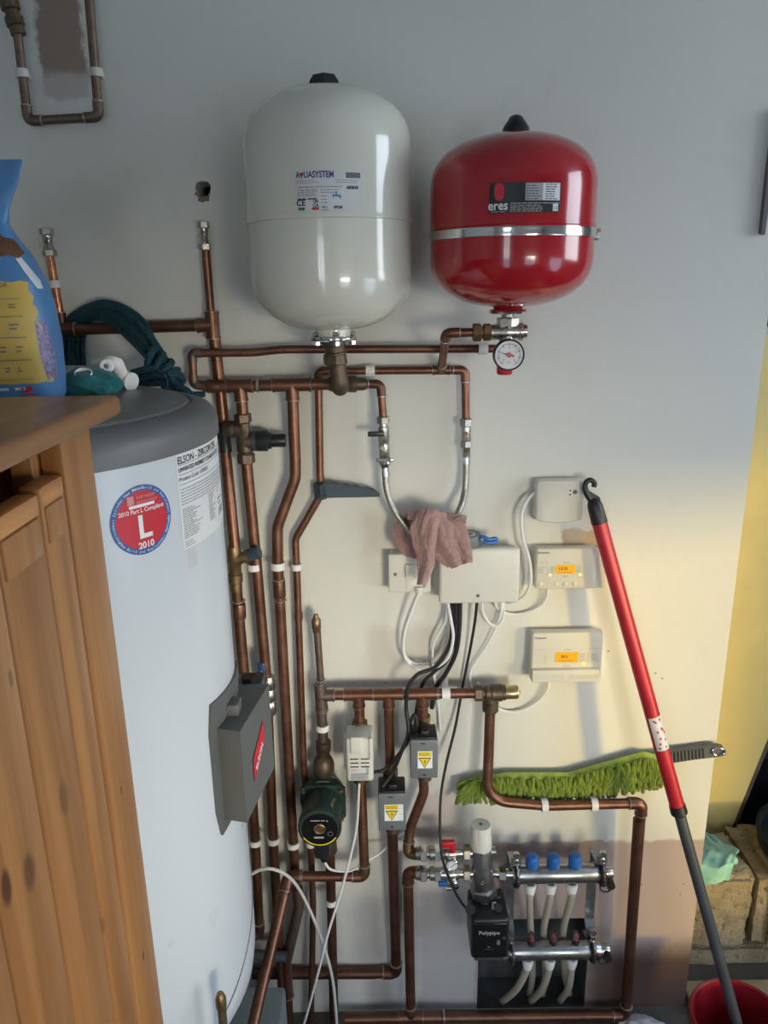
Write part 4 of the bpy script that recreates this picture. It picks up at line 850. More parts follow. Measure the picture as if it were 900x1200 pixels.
part(pm, 'face', MB().cyl(fc - Yv * .012, fc, .0440, 40), BLACK_GLOSS, 'glossy black round face')
S = Flat(fc, X, Zv)
m = MB(); d_ring(m, S, 0, 0, .0378, .0405, .0005, 30, radians(212), radians(328)); part(pm, 'yellow_arc', m, INK_YELLOW, smooth=False)
m = MB(); d_ring(m, S, 0, 0, .0385, .0398, .0004, 40, radians(-30), radians(211)); part(pm, 'silver_rim', m, ZINC, smooth=False)
part(pm, 'centre_screw', MB().lathe([(.0125, 0), (.0125, .001), (.0105, .002), (.0095, .0015), (.006, .0015), (.005, .004), (0, .004)], fc, Yv, 20), BRASS)
m = MB(); d_lines(m, S, -.018, .012, .0205, .0205, 1, .0006, .0022, 0); d_poly(m, S, [(.0145, .018), (.0185, .018), (.0165, .022)]); d_lines(m, S, -.012, .012, -.0205, -.0205, 1, .0006, .0042, 0); d_ring(m, S, .022, -.012, .0048, .0054, .0006, 20); part(pm, 'face_print', m, INK_PALE, smooth=False, kind='stuff')
m = MB(); a = P(378, 985, .12); m.rbox((a.x - .017, -.145, a.z - .03), (a.x + .017, -.085, a.z + .03), .008, 2); m.sweep([Vector((a.x, -.115, a.z - .028)), Vector((a.x + .002, -.115, a.z - .055))], [.014, .008], 12); part(pm, 'terminal_box', m, BLACK, 'black terminal box under the motor')
turned(pm, 'lower_union', (383, 968, DP), (387.5, 1000, DP), [(0, .022), (.3, .022), (.35, .0165), (.9, .0165), (1, .0125)], BRASS_BROWN, seg=12)
PD = P(379.4, 1004, .115)

# ------------------------------------------------------------------ pipes below the valves
t = run('copper_pipe', 'straight copper pipe dropping from the green pump to the floor', (388, 1000, DP)); pipe(t, [(386.5, 985, DP), (393, 1260, .05)], R22, 0, COPPER_DARK)
t = run('copper_pipe', 'copper pipe from the pale valve box turning left then slanting to the cylinder foot', (425, 1027, DP))
pz = [(423, 912, DP), (427.5, 1027, .076), (338, 1027, .078), (306, 1160, .23), (289, 1235, .32)]
pipe(t, pz[:3], R22, .016, COPPER); elbow(t, pz[0], pz[1], pz[2], R22); pipe(t, [(352, 1027, .077)] + pz[2:], .0122, [.016, .08], COPPER); elbow(t, (360, 1027, .077), pz[2], pz[3], .0122); bead(t, (352, 1027, .077), (360, 1027, .077), .012)
t = run('copper_pipe', 'copper pipe from the lower grey valve box down and left along the floor', (463, 1140, .0195))
p2 = [(459.5, 968, DP), (464.5, 1140, .0195), (296, 1140.5, .0195)]; pipe(t, p2, .0125, .018, COPPER_DARK); elbow(t, *p2, .0128, COPPER_DARK); pipe(t, [(440, 1140.1, .0195), p2[2]], .0136, 0, COPPER_DARK)
t = run('copper_pipe', 'bent copper pipe from the upper grey valve box to the manifold inlet', (490, 945, DP))
pipe(t, [(495.5, 908, DP), (497, 928, DP), (480, 972, DP), (478, 1000, DP + .01), (494, 1001, .075)], R22, [.045, .045, .016], COPPER); elbow(t, (480, 972, DP), (478, 1000, DP + .01), (494, 1001, .075), R22, BRASS)
t = run('dark_pipe', 'dark grey pipe end lying above the floor pipe behind the cylinder', (315, 1120, .07)); part(t, 'pipe', MB().sweep([P(292, 1119, .07), P(336, 1121, .07)], .0125, 14), GREY_TUBE)
t = run('capped_pipe', 'short capped brass-topped pipe stub in front of the cylinder foot', (262, 1200, .60)); pipe(t, [(259, 1174, .60), (270, 1290, .60)], .0066, 0, COPPER_GREY); turned(t, 'cap', (258, 1164, .60), (259.5, 1182, .60), [(0, .005), (.15, .0066), (.3, .0082), (.85, .0082), (1, .0072)], BRASS, seg=10)

# ------------------------------------------------------------------ clips
clip(64, 333, DB, R15, (66, 345, DB), 'white clip on the bright copper riser beside the blue bag')
clip(298, 664, DH, R22, (299, 675, DH), 'white clip just below the grey plastic tee cap'); clip(325.5, 663, DH, R22, (326, 675, DH), 'white clip under the swept bend of the middle wide pipe', w=.0072); clip(347.5, 664, DT, R15, (348, 675, DT), 'white clip on the thin pipe below its bend')
clip(299, 986, .04, R22, (299.4, 995, .04), 'lower white clip nearest the white cylinder'); clip(320.3, 984, .04, R22, (320.6, 995, .04), 'lower white clip, second pipe out from the cylinder'); clip(343.6, 989, .04, R22, (344, 998, .04), 'lower white clip, third pipe out from the cylinder'); clip(364.3, 988, .04, R15, (364.6, 998, .04), 'white clip on the thin pipe just left under the green pump')
clip(378, 852, DP, R22, (378.4, 862, DP), 'white clip on the riser above the green pump'); clip(388.2, 1056, DP, R22, (388.6, 1066, DP), 'white clip on the pipe below the green pump')
clip(434, 434.2, DT, R15, (445, 434.1, DT), 'square white clip right of the white vessel connector', w=.0085); clip(566, 409, DH, R15, (575, 409, DH), 'square white clip behind the pressure gauge', w=.0085)
clip(522.5, 812.7, DP, R22, (535, 812.5, DP), 'white clip on the valve header under the junction box cables', w=.0085)
clip(638, 944, DL + .008, .0112, (650, 943.7, DL + .008), 'white clip under the middle of the green duster', w=.007); clip(696, 942.4, DL + .004, .0112, (710, 942, DL + .004), 'white clip under the handle end of the green duster', w=.007)
# ------------------------------------------------------------------ electrical boxes on the wall
def wallbox(px0, py0, px1, py1, d0, d1, bev, mb=None):        # front face given in the photograph's pixels at depth d1
    a, b = P(px0, py0, d1), P(px1, py1, d1); return (mb or MB()).rbox((a.x, -d1, b.z), (b.x, -d0, a.z), bev, 3)
def front(px, py, d): return P(px, py, d)
def face(px0, py0, px1, py1, d):                              # Flat frame at the lower left of that face, with its width and height
    a, b = P(px0, py0, d), P(px1, py1, d); return Flat((a.x, -d, b.z), (1, 0, 0), (0, 0, 1)), b.x - a.x, a.z - b.z
# junction box with tape roll, switch
jb = thing('junction_box', 'large white wiring box on the wall under the pink towel', 'junction box', P(560, 706, .0))
D1 = .055
part(jb, 'base', wallbox(517, 647, 606, 705, 0, D1 - .014, .006), WHITE); part(jb, 'cover', wallbox(515, 644, 608, 707, D1 - .016, D1, .007), WHITE)
c = P(560, 698, D1); part(jb, 'cover_screw', MB().lathe([(.0036, -.001), (.0036, .0012), (.0022, .0012), (.0015, .0003), (0, .0003)], c, Yv, 12), INK_GREY)
S, w, h = face(515, 644, 608, 707, D1); m = MB(); d_ring(m, S, .82 * w, .75 * h, .0001, .0001); m = MB()
for q in ((.76, .62, .90, .625), (.76, .84, .90, .845), (.76, .62, .764, .845), (.897, .62, .90, .845)): d_rect(m, S, q[0] * w, q[1] * h, q[2] * w, q[3] * h, .0003)
part(jb, 'moulded_mark', m, PALE, smooth=False)
sw = thing('fused_switch', 'square white wall switch half covered by the pink towel', 'switch', P(478, 694, 0))
part(sw, 'back_box', wallbox(457, 650, 503, 693, 0, .030, .003), WHITE); D2 = .038; part(sw, 'face_plate', wallbox(455, 650, 505, 694, .029, D2, .003), WHITE)
part(sw, 'rocker', wallbox(475, 662, 490, 678, D2 - .002, D2 + .005, .002), CREAM); part(sw, 'fuse_holder', wallbox(476, 680, 500, 690, D2 - .002, D2 + .0015, .001), CREAM)
c = P(463, 673, D2); part(sw, 'screw', MB().lathe([(.0036, -.001), (.0036, .001), (0, .0014)], c, Yv, 12), INK_GREY)
part(sw, 'flex_outlet', MB().sweep([P(491, 688, D2), P(491, 697, D2 + .004)], [.011, .0065], 12), WHITE)
# receiver
rb = thing('wireless_receiver', 'rounded white receiver box with small black symbols beside the mop hook', 'control box', P(655, 612, 0))
def round_front(mb, px0, py0, px1, py1, d0, d1, bul, bev): return wallbox(px0, py0, px1, py1, d0, d1, bev, mb)
part(rb, 'back_plate', wallbox(628, 566, 682, 609, 0, .010, .004), WHITE)
a, b = P(629, 564, .034), P(683, 612, .034); m = MB(); n = 14; poly = []
for k in range(5): t = pi + pi / 2 * k / 4; poly.append((a.x + .009 + .009 * cos(t), b.z + .011 + .009 * sin(t)))
for k in range(1, 8): f = k / 8; poly.append((a.x + .009 + (b.x - a.x - .018) * f, b.z + .002 - .004 * sin(pi * f)))
for k in range(5): t = 1.5 * pi + pi / 2 * k / 4; poly.append((b.x - .009 + .009 * cos(t), b.z + .011 + .009 * sin(t)))
for k in range(5): t = pi / 2 * k / 4; poly.append((b.x - .007 + .007 * cos(t), a.z - .007 + .007 * sin(t)))
for k in range(5): t = pi / 2 + pi / 2 * k / 4; poly.append((a.x + .007 + .007 * cos(t), a.z - .007 + .007 * sin(t)))
cxx = (a.x + b.x) / 2; czz = (a.z + b.z) / 2; vs = []
for sc, y in ((1, -.009), (1, -.026), (.975, -.032), (.93, -.034)): vs += [(cxx + (x - cxx) * sc, y, czz + (z - czz) * sc) for x, z in poly]
N_ = len(poly); m.add(vs, [(r * N_ + k, r * N_ + (k + 1) % N_, (r + 1) * N_ + (k + 1) % N_, (r + 1) * N_ + k) for r in range(3) for k in range(N_)] + [tuple(range(3 * N_, 4 * N_))])
part(rb, 'cover', m, WHITE)
S, w, h = face(629, 564, 683, 612, .0342); m = MB(); d_disc(m, S, .80 * w, .73 * h, .0042); d_disc(m, S, .70 * w, .77 * h, .0016); d_disc(m, S, .70 * w, .67 * h, .0016); part(rb, 'symbols', m, INK, smooth=False)
m = MB(); d_ring(m, S, .80 * w, .73 * h, .0016, .0024, .0010, 16); d_ring(m, S, .76 * w, .60 * h, .0115, .0118, .0004, 4, radians(45), radians(405)); part(rb, 'symbol_rim', m, INK_PALE, smooth=False)
# heating programmers
def programmer(label, px0, py0, px1, py1, pleft, wings, flap):
    t = thing('heating_programmer', label, 'programmer', P((px0 + px1) / 2, py1, 0), 'amber screen heating programmers'); D = .034
    part(t, 'back_plate', wallbox(px0 + 3, py0 + 2, px1 - 2, py1 - 2, 0, .014, .002), CREAM); part(t, 'case', wallbox(px0, py0, px1, py1, .012, D, .0045), CREAM)
    S, w, h = face(px0, py0, px1, py1, D + .0001)
    sc = part(t, 'screen_surround', d_rect(MB(), S, .335 * w, .385 * h, .655 * w, .60 * h, .0004), INK_YELLOW, smooth=False)
    part(sc, 'screen', d_rect(MB(), S, .345 * w, .40 * h, .645 * w, .585 * h, .0008), LCD, 'lit amber screen', smooth=False)
    m = MB(); d_text(m, S, '12:35', .0085, .45 * w, .51 * h, .0012, bold=.0002) if wings else d_text(m, S, '20.5', .0085, .46 * w, .51 * h, .0012, bold=.0002)
    d_lines(m, S, .38 * w, .60 * w, .42 * h, .42 * h, 1, .0012, .0009, 0); part(sc, 'screen_digits', m, INK, smooth=False)
    for k, u in enumerate((.24, .74) if wings else (.74,)): part(t, 'light', d_rect(MB(), S, (u - .018) * w, .335 * h, (u + .022) * w, .385 * h, .0006), LED, 'lit yellow indicator', smooth=False)
    for u in ((.09, .35, .50, .65) if wings else (.36, .50, .64, .87)): part(t, 'button', MB().lathe([(.0052, 0), (.0052, .0010), (.0044, .0016), (0, .0017)], S(u * w, .13 * h, 0), (0, -1, 0), 20), CREAM)
    m = MB(); d_text(m, S, 'Drayton', .0072, .12 * w, .90 * h, .0004, bold=.0001); d_lines(m, S, .45 * w, .56 * w, .655 * h, .655 * h, 1, t=.0008, ragged=0); d_lines(m, S, .45 * w, .55 * w, .32 * h, .32 * h, 1, t=.0008, ragged=0)
    for (u0, u1) in ((.03, .16), (.24, .32), (.67, .76)) if wings else ((.67, .76), (.84, .96)): d_lines(m, S, u0 * w, u1 * w, .55 * h, .42 * h, 4, t=.0007, ragged=.3)
    part(t, 'fine_print', m, INK_GREY, smooth=False, kind='stuff')
    m = MB(); lw = .00035
    for (u0, u1) in (((0.01, .20), (.80, .99)) if not wings else ((.01, .205),)):
        d_rect(m, S, u0 * w, .66 * h, u1 * w, .66 * h + 2 * lw, .0003); ue = u1 if u0 < .5 else u0; d_ring(m, S, (ue - (.16 if u0 < .5 else -.16)) * w, .48 * h, .16 * w, .16 * w + 2 * lw, .0003, 12, -.5 if u0 < .5 else pi - .5, .5 if u0 < .5 else pi + .5)
    part(t, 'door_line', m, INK_PALE, smooth=False)
    if wings: part(t, 'side_wing', wallbox(px1 - 1, py0 + 2, px1 + 13, py1 - 1, .004, D - .006, .002), CREAM)
    if flap:
        fl = part(t, 'hinged_flap', wallbox(px0, py1 - 11, px1 - 1, py1 + 2, D - .012, D + .012, .002), CREAM); S2, w2, h2 = face(px0, py1 - 11, px1 - 1, py1 + 2, D + .0122)
        m = MB(); d_rect(m, S2, .05 * w2, .25 * h2, .46 * w2, .6 * h2, .0002); d_rect(m, S2, .54 * w2, .25 * h2, .96 * w2, .6 * h2, .0002); part(fl, 'finger_recess', m, PALE, smooth=False)
    return t
programmer('cream programmer with lit amber screen crossed by the red mop pole', 629, 643, 697, 690, 0, True, False)
programmer('lower cream programmer with lit amber screen and hinged bottom flap', 624, 742, 704, 797, 0, False, True)

# zone valve heads
def prism_box(mb, fx0, fy0, fx1, fy1, d0, d1): return wallbox(fx0, fy0, fx1, fy1, d0, d1, .003, mb)
t = thing('zone_valve', 'pale grey zone valve head with vent slots, left of the two dark ones', 'valve', P(423, 916, DP), 'zone valve heads')
part(t, 'head', wallbox(405, 866, 438, 916, DP + .006, .112, .006), PALE); part(t, 'brass_body', MB().sweep([P(421.8, 868, DP), P(423, 915, DP)], .017, 14), BRASS)
part(t, 'raised_panel', wallbox(410, 865, 425, 884, .110, .117, .003), PALE); part(t, 'side_lever', wallbox(432, 866, 437, 890, .108, .116, .002), PALE)
part(t, 'back_plate', wallbox(402, 862, 438, 900, DP + .004, DP + .014, .002), PALE)
S, w, h = face(405, 866, 438, 916, .1122); m = MB()
for k in range(3):
    for u in (.14, .54): d_rect(m, S, u * w, (.52 - .09 * k) * h, (u + .31) * w, (.545 - .09 * k) * h, .0003)
part(t, 'vent_slots', m, INK, smooth=False)
m = MB(); d_rect(m, S, .15 * w, .05 * h, .80 * w, .20 * h, .0003); d_lines(m, S, .16 * w, .50 * w, .30 * h, .24 * h, 3, t=.0007); d_rect(m, S, .72 * w, .18 * h, .82 * w, .33 * h, .0003); part(t, 'printed_label', m, INK_PALE, smooth=False)
m = MB(); d_lines(m, S, .17 * w, .78 * w, .185 * h, .065 * h, 4, .0006, .0008); part(t, 'fine_print', m, INK_GREY, smooth=False, kind='stuff')
def grey_valve(label, px0, py0, px1, py1, ptop, lab):
    t = thing('zone_valve', label, 'valve', P((px0 + px1) / 2, py1, DP), 'zone valve heads'); D = .118
    part(t, 'cover', wallbox(px0, py0, px1, py1, DP + .008, D, .0025), VALVE_GREY); c0 = P((px0 + px1) / 2, py0, DP); c1 = P((px0 + px1) / 2 + .5, py1, DP); part(t, 'brass_body', MB().sweep([c0 + Zv * .004, c1], .0155, 14), BRASS_BROWN)
    a, b = P(px0 + 1, py0, D), P(px1 - 1, py1, D); m = MB()
    m.rbox((a.x, -D + .004, a.z - .0005), (b.x, -DP - .012, a.z + .0035), .001); m.rbox(((a.x * .62 + b.x * .38), -D + .012, a.z + .003), ((a.x * .3 + b.x * .7), -DP - .02, a.z + .013), .002); part(t, 'top_plate', m, BLACK)
    S, w, h = face(px0, py0, px1, py1, D + .0002)
    lb = part(t, 'warning_sticker', d_rect(MB(), S, lab[0] * w, .27 * h, lab[1] * w, .72 * h, .0003), INK_WHITE, 'white and yellow electric shock sticker', smooth=False)
    m = MB(); u0 = lab[0] * w; u1 = u0 + .52 * w; uc = (u0 + u1) / 2; d_rect(m, S, u0 + .0012, .585 * h, u1 - .0008, .705 * h, .0006); d_poly(m, S, [(uc - .0105, .535 * h), (uc, .30 * h), (uc + .0105, .535 * h)], .0009); part(lb, 'yellow_print', m, INK_YELLOW, smooth=False)
    m = MB(); d_poly(m, S, [(uc - .0135, .555 * h), (uc, .275 * h), (uc + .0135, .555 * h)], .0006); d_poly(m, S, [(uc + .0018, .52 * h), (uc - .0018, .45 * h), (uc + .0004, .45 * h), (uc - .0010, .36 * h), (uc + .0026, .465 * h), (uc + .0006, .465 * h)], .0012); d_lines(m, S, u0 + .003, u1 - .003, .665 * h, .625 * h, 2, .0009, .0007, .1)
    if lab[1] - lab[0] > .6: d_lines(m, S, u1 + .001, lab[1] * w - .001, .68 * h, .3 * h, 6, .0006, .0006)
    part(lb, 'black_print', m, INK, smooth=False)
    part(t, 'cover_screw', MB().lathe([(.0034, 0), (.0030, .0016), (0, .002)], S(.5 * w, .105 * h, 0), (0, -1, 0), 10), CHROME); part(t, 'slot', d_rect(MB(), S, .36 * w, .905 * h, .54 * w, .93 * h, .0003), INK, smooth=False)
    return t
grey_valve('dark grey zone valve box, higher of the pair with yellow warning stickers', 481, 868, 513, 912, 0, (.26, .80)); grey_valve('dark grey zone valve box, lower of the pair with yellow warning stickers', 443, 931, 476, 973, 0, (.22, .90))

# ------------------------------------------------------------------ cables
def cable(name, label, pts, r, mat, group=None, n=8): return one(name, label, 'cable', MB().sweep(spline([P(*p) for p in pts], n), r, 8), mat, group)
CG = 'white flexes by the wiring box'
cable('white_cable', 'white flex looping down from the fused switch and up to the wiring box', [(491, 694, .043), (484, 712, .04), (474, 742, .035), (474, 768, .03), (486, 782, .03), (505, 784, .035), (524, 772, .04), (531, 748, .04), (528, 724, .038), (524, 703, .030)], .0033, FLEX_WHITE, CG)
cable('white_cable', 'inner white flex of the loop below the fused switch', [(490, 694, .040), (480, 716, .034), (472, 745, .028), (473, 765, .026), (484, 777, .026), (503, 779, .030)], .0030, FLEX_WHITE, CG)
cable('white_cable', 'white flex from the wiring box dropping behind the copper header', [(525, 703, .025), (522, 728, .025), (509, 752, .02), (507, 776, .015), (510, 800, .012), (514, 830, .012), (516, 858, .012)], .0028, FLEX_WHITE, CG)
cable('white_cable', 'white flex from the receiver box curving down to the wiring box', [(630, 574, .012), (618, 586, .025), (611, 604, .03), (613, 632, .035), (620, 655, .035), (622, 680, .03), (615, 698, .022), (600, 707, .016), (588, 708, .014), (577, 703, .014)], .0036, FLEX_WHITE, CG)
cable('white_cable', 'white flex from the upper programmer curving to the wiring box', [(642, 688, .012), (640, 702, .012), (628, 714, .010), (608, 720, .010), (592, 718, .012), (582, 711, .014), (580, 702, .016)], .0034, FLEX_WHITE, CG)
cable('white_cable', 'white flex from the lower programmer curving behind the bypass valve', [(643, 795, .012), (641, 808, .012), (630, 822, .010), (610, 833, .010), (590, 833, .010), (575, 822, .012), (560, 800, .012)], .0034, FLEX_WHITE, CG)
cable('white_cable', 'white flex dangling in a small loop under the wiring box corner', [(565, 703, .02), (566, 718, .02), (574, 731, .02), (584, 733, .02), (590, 722, .018), (589, 703, .016)], .0032, FLEX_WHITE, CG)
cable('white_cable', 'white flex slanting down from the wiring box corner to the header', [(588, 703, .02), (586, 722, .018), (573, 752, .014), (556, 778, .012), (551, 790, .012), (552, 812, .012)], .0030, FLEX_WHITE, CG)
BG = 'thick black cables under the wiring box'
cable('black_cable', 'thick black cable from the wiring box ending behind the copper header', [(539, 703, .030), (538, 735, .028), (534, 765, .022), (522, 790, .016), (511, 806, .014), (506, 830, .014)], .0052, RUBBER, BG)
cable('black_cable', 'thick black cable bending left from the wiring box towards the pale valve', [(534, 703, .034), (533, 745, .03), (524, 773, .022), (508, 788, .018), (495, 802, .016), (488, 835, .02), (487, 860, .05), (484, 872, .07)], .0042, RUBBER, BG)
cable('black_cable', 'thick black cable passing in front of the header to the lower valve', [(530, 703, .030), (528, 750, .03), (512, 780, .045), (490, 790, .068), (478, 806, .076), (476, 830, .07), (478, 846, .078), (478, 862, .09), (470, 882, .092), (460, 905, .09), (448, 922, .10)], .0042, RUBBER, BG)
cable('black_cable', 'thick black cable running from pale valve across to the upper grey valve', [(438, 905, .08), (450, 902, .07), (464, 888, .065), (478, 868, .07), (481, 846, .075), (486, 838, .075), (489, 852, .08), (488, 864, .085)], .0038, RUBBER, BG)
cable('black_cable', 'thin black lead hanging from the wiring box to the manifold pump', [(559, 703, .030), (557, 725, .028), (552, 755, .02), (545, 790, .015), (541, 810, .015), (534, 850, .025), (523, 895, .045), (516.5, 935, .07), (516, 980, .105), (519, 1008, .118), (530, 1038, .115), (541, 1058, .105), (550, 1068, .11)], .0030, RUBBER)
WG = 'pale flexes in front of the lower pipes'
cable('white_cable', 'pale flex arching from the cylinder and down across the lower pipes', [(286, 1031, .17), (303, 1020, .17), (322, 1019, .17), (343, 1032, .15), (361, 1062, .12), (378, 1105, .11), (390, 1150, .11), (396, 1215, .11)], .0035, FLEX_GREY, WG)
cable('white_cable', 'white flex slanting down left from the pale valve to the floor', [(421, 918, .085), (418, 968, .09), (409, 1010, .10), (398, 1050, .105), (384, 1095, .125), (374, 1135, .12), (362, 1180, .11), (350, 1220, .11)], .0030, FLEX_WHITE, WG)
cable('white_cable', 'white flex from the pump box sagging right to the manifold', [(380, 1009, .112), (386, 1018, .10), (398, 1021, .085), (412, 1020, .078), (432, 1008, .07), (450, 996, .04), (464, 982, .025), (474, 975, .018)], .0028, FLEX_WHITE, WG)

# ------------------------------------------------------------------ slate bracket on the thin pipe
t = thing('plastic_bracket', 'slate grey plastic handle with scalloped top clipped to the thin pipe', 'bracket', P(372, 580, DT)); Dk = .045
up = [(378, 566.5), (384, 568), (391, 566.8), (398, 569.5), (404, 568.6), (411, 571.2), (417, 570.4), (424, 573), (430, 572.6), (438, 575.2), (444, 579.5)]; dnp = [(445, 582), (436, 582.5), (415, 583), (395, 583.2), (378, 584)]
part(t, 'handle', MB().prism([P(x, y, Dk) for x, y in up + dnp], (0, .018, 0)), SLATE); turned(t, 'pipe_collar', (375, 566, DT), (376.4, 584, DT), [(0, .0125), (.1, .0135), (.9, .0135), (1, .0125)], SLATE); part(t, 'web', wallbox(374, 568, 384, 583, DT + .004, Dk, .002), SLATE)

# ------------------------------------------------------------------ tape roll and blue scrap on the wiring box
zt = P(515, 644, D1).z
tr = thing('tape_roll', 'roll of grey tape lying on top of the wiring box behind the towel', 'tape', Vector((P(547, 640, .03).x, -.030, zt)))
c = LOC[tr.name] + Vector((0, 0, .002)); part(tr, 'tape', MB().lathe([(.0165, 0), (.0275, 0), (.028, .001), (.028, .021), (.0275, .022), (.0165, .022)], c, Zv, 36, cap=False), TAPE); part(tr, 'core', MB().lathe([(.0135, .0), (.0165, 0), (.0168, .0225), (.0135, .0225), (.0135, 0)], c, Zv, 30, cap=False), CLIP)
q = P(560, 632, .045); m = MB(); pts = [P(561, 630, .045), P(566, 629, .048), P(573, 632, .05), (P(580, 631, .048)), P(582, 634, .048), P(574, 636, .052), P(566, 634, .05)]
for p_ in pts: p_.z = max(p_.z, zt + .004)
m.sweep(spline(pts, 5), [.0042] * 31, 8); one('blue_tie', 'small crumpled blue tape scrap on the wiring box beside the tape roll', 'tape', m, BLUE_PLASTIC)

# ------------------------------------------------------------------ pink towel over the hose
def hermite(pts, t):
    n = len(pts) - 1; x = t * n; i = min(n - 1, int(x)); f = x - i; return tuple(pts[i][k] * (1 - f) + pts[i + 1][k] * f for k in range(len(pts[0])))
tw_ = thing('pink_towel', 'faded pink terry towel draped over the braided hose', 'towel', P(520, 665, .05))
def sheet(Lc, Rc, folds, amp, seed, nu=40, nv=34, mid=None):
    def fn(u, v):
        a, b = hermite(Lc, v), hermite(Rc, v); px = a[0] * (1 - u) + b[0] * u; py = a[1] * (1 - u) + b[1] * u; d = a[2] * (1 - u) + b[2] * u
        d += amp * sin(folds * pi * 2 * u + seed + 1.5 * v) * (.35 + .65 * v) + .012 * sin(pi * u) + .004 * noise.noise(Vector((u * 5 + seed, v * 5, seed)))
        py -= (1 - v) ** 2 * 6 * sin(pi * u) ; d += .003 * noise.noise(Vector((u * 11 + seed, v * 9, seed + 7)))
        q = P(px, py, d); q.z += .004 * noise.noise(Vector((u * 4, v * 2, seed + 3))) * v; return q
    return fn
front_sheet = sheet([(491, 606, .072), (486, 616, .078), (490, 630, .082), (502, 645, .086), (512, 655, .088), (524, 666, .088)], [(533, 607, .062), (546, 618, .074), (549, 632, .080), (551, 643, .084), (552, 650, .086), (552, 659, .086)], 2.2, .0065, .4)
part(tw_, 'front_fold', MB().grid(44, 34, front_sheet, .0035), PINK)
tail = sheet([(488, 603, .082), (481, 616, .090), (484, 638, .092), (490, 658, .092), (491, 672, .092), (489, 684, .090)], [(518, 602, .082), (512, 616, .094), (509, 640, .098), (509, 658, .098), (505, 668, .096), (497, 687, .092)], 1.0, .0075, 2.2)
part(tw_, 'hanging_tail', MB().grid(24, 34, tail, .0035), PINK)
back = sheet([(478, 602, .050), (466, 612, .040), (460, 624, .038), (463, 638, .038), (476, 650, .040)], [(500, 602, .058), (498, 615, .048), (497, 632, .046), (496, 645, .046), (494, 656, .046)], 1.3, .004, 1.0)
part(tw_, 'back_flap', MB().grid(22, 24, back, .0035), PINK)
crown = lambda u, v: (lambda q: q + Vector((0, 0, .004 * noise.noise(Vector((u * 7, v * 5, 1))))))(P(478 + 68 * u, 611 - 12 * sin(pi * min(1, v * 1.0)) * (.55 + .45 * sin(2.6 * u + .9)) - 2 * v + (3 * (1 - v) if u > .3 else 0), .040 + .042 * v + .006 * sin(9 * u)))
part(tw_, 'rolled_top', MB().grid(40, 14, crown, .003), PINK)

# ------------------------------------------------------------------ underfloor heating manifold
mf = thing('heating_manifold', 'chrome underfloor heating manifold with three blue caps and black pump', 'manifold', P(640, 1180, .05))
DU, DW = .085, .062
def bar(name, x0, x1, y, d, r):
    a, b = P(x0, y, d), P(x1, y, d); b.z = a.z; return part(mf, name, MB().sweep([a, a + (b - a) * .02, a + (b - a) * .98, b], [r * .9, r, r, r * .9], 24), STEEL), a, b
ub, ua, ue = bar('return_bar', 600, 706, 1024, DU, .0215); lbm, la, le = bar('flow_bar', 600, 703, 1114, DW, .0215)
for k, (x, y) in enumerate(((623, 1012), (648, 1012), (673, 1012))):
    c = P(x, 1020, DU); c.z = ua.z + .019; m = MB(); seg = 40; prof = [(.0134, 0), (.0138, .002), (.0136, .025), (.0120, .0285), (.006, .0292), (0, .0292)]
    vs = []; fs = []
    for (r, h) in prof:
        for q in range(seg): a = 2 * pi * q / seg; rr = r * (1 + (.05 if q % 2 and .001 < h < .029 else 0)); vs.append(c + Vector((rr * cos(a), rr * sin(a), h)))
    for i in range(len(prof) - 1):
        for q in range(seg): fs.append((i * seg + q, i * seg + (q + 1) % seg, (i + 1) * seg + (q + 1) % seg, (i + 1) * seg + q))
    m.add(vs, fs); part(mf, 'blue_cap', m, BLUE_PLASTIC, 'ribbed blue cap', ang=60); part(mf, 'valve_neck', MB().cyl(c - Zv * .006, c + Zv * .003, .010, 14), NICKEL)
def outlet(x, c, zlow):
    b = P(x, 1024, DU); b = Vector((b.x, c.y, c.z)); part(mf, 'outlet', MB().cyl(b - Zv * .016, b - Zv * .030, .0105, 12), CHROME); part(mf, 'white_collar', MB().lathe([(.0128, 0), (.0132, -.006), (.0115, -.020), (.0095, -.028)], b - Zv * .028, Zv, 18), CLIP, 'white pipe collar'); return b - Zv * .05
ends_u = []
for x, lowx in ((622, 622), (646, 637), (671, 660)):
    b = P(x, 1024, DU); o = outlet(x, Vector((b.x, -DU, ua.z)), 0); q1 = P(lowx, 1092, .035); q2 = P(lowx + 2, 1140, .02); q3 = P(lowx - 2 + (8 if x > 660 else 0), 1180, -.03); q3.z = .012
    part(mf, 'heating_pipe', MB().sweep(spline([o + Zv * .012, o - Zv * .02, q1, q2, q3], 8), .0080, 12), PEX, 'cream plastic heating pipe')
for x, ex in ((619, 588), (645, 622), (671, 656)):
    b = P(x, 1114, DW); b.z = la.z; part(mf, 'outlet', MB().cyl(b - Zv * .016, b - Zv * .028, .0105, 12), CHROME); part(mf, 'white_collar', MB().lathe([(.0128, 0), (.0132, -.006), (.0115, -.018), (.0095, -.026)], b - Zv * .026, Zv, 18), CLIP, 'white pipe collar')
    e = P(ex, 1180, -.01); e.z = .012; o = b - Zv * .045; part(mf, 'heating_pipe', MB().sweep(spline([o + Zv * .012, o - Zv * .006, (o + e) / 2 + Vector((.004, -.012, 0)), e], 8), .0086, 12), PEX, 'cream plastic heating pipe')
    fm = P(x + 3, 1114, DW); fm.z = la.z + .018; f = part(mf, 'flow_meter', MB().lathe([(.0098, 0), (.0098, .008), (.0072, .010)], fm, Zv, 14), BLACK); part(f, 'sight_tube', MB().lathe([(.0072, .009), (.0072, .029), (.005, .033), (0, .0335)], fm, Zv, 14), CLEAR, 'clear sight tube'); part(f, 'red_float', MB().cyl(fm + Zv * .010, fm + Zv * .024, .0030, 8), RED_PLASTIC)
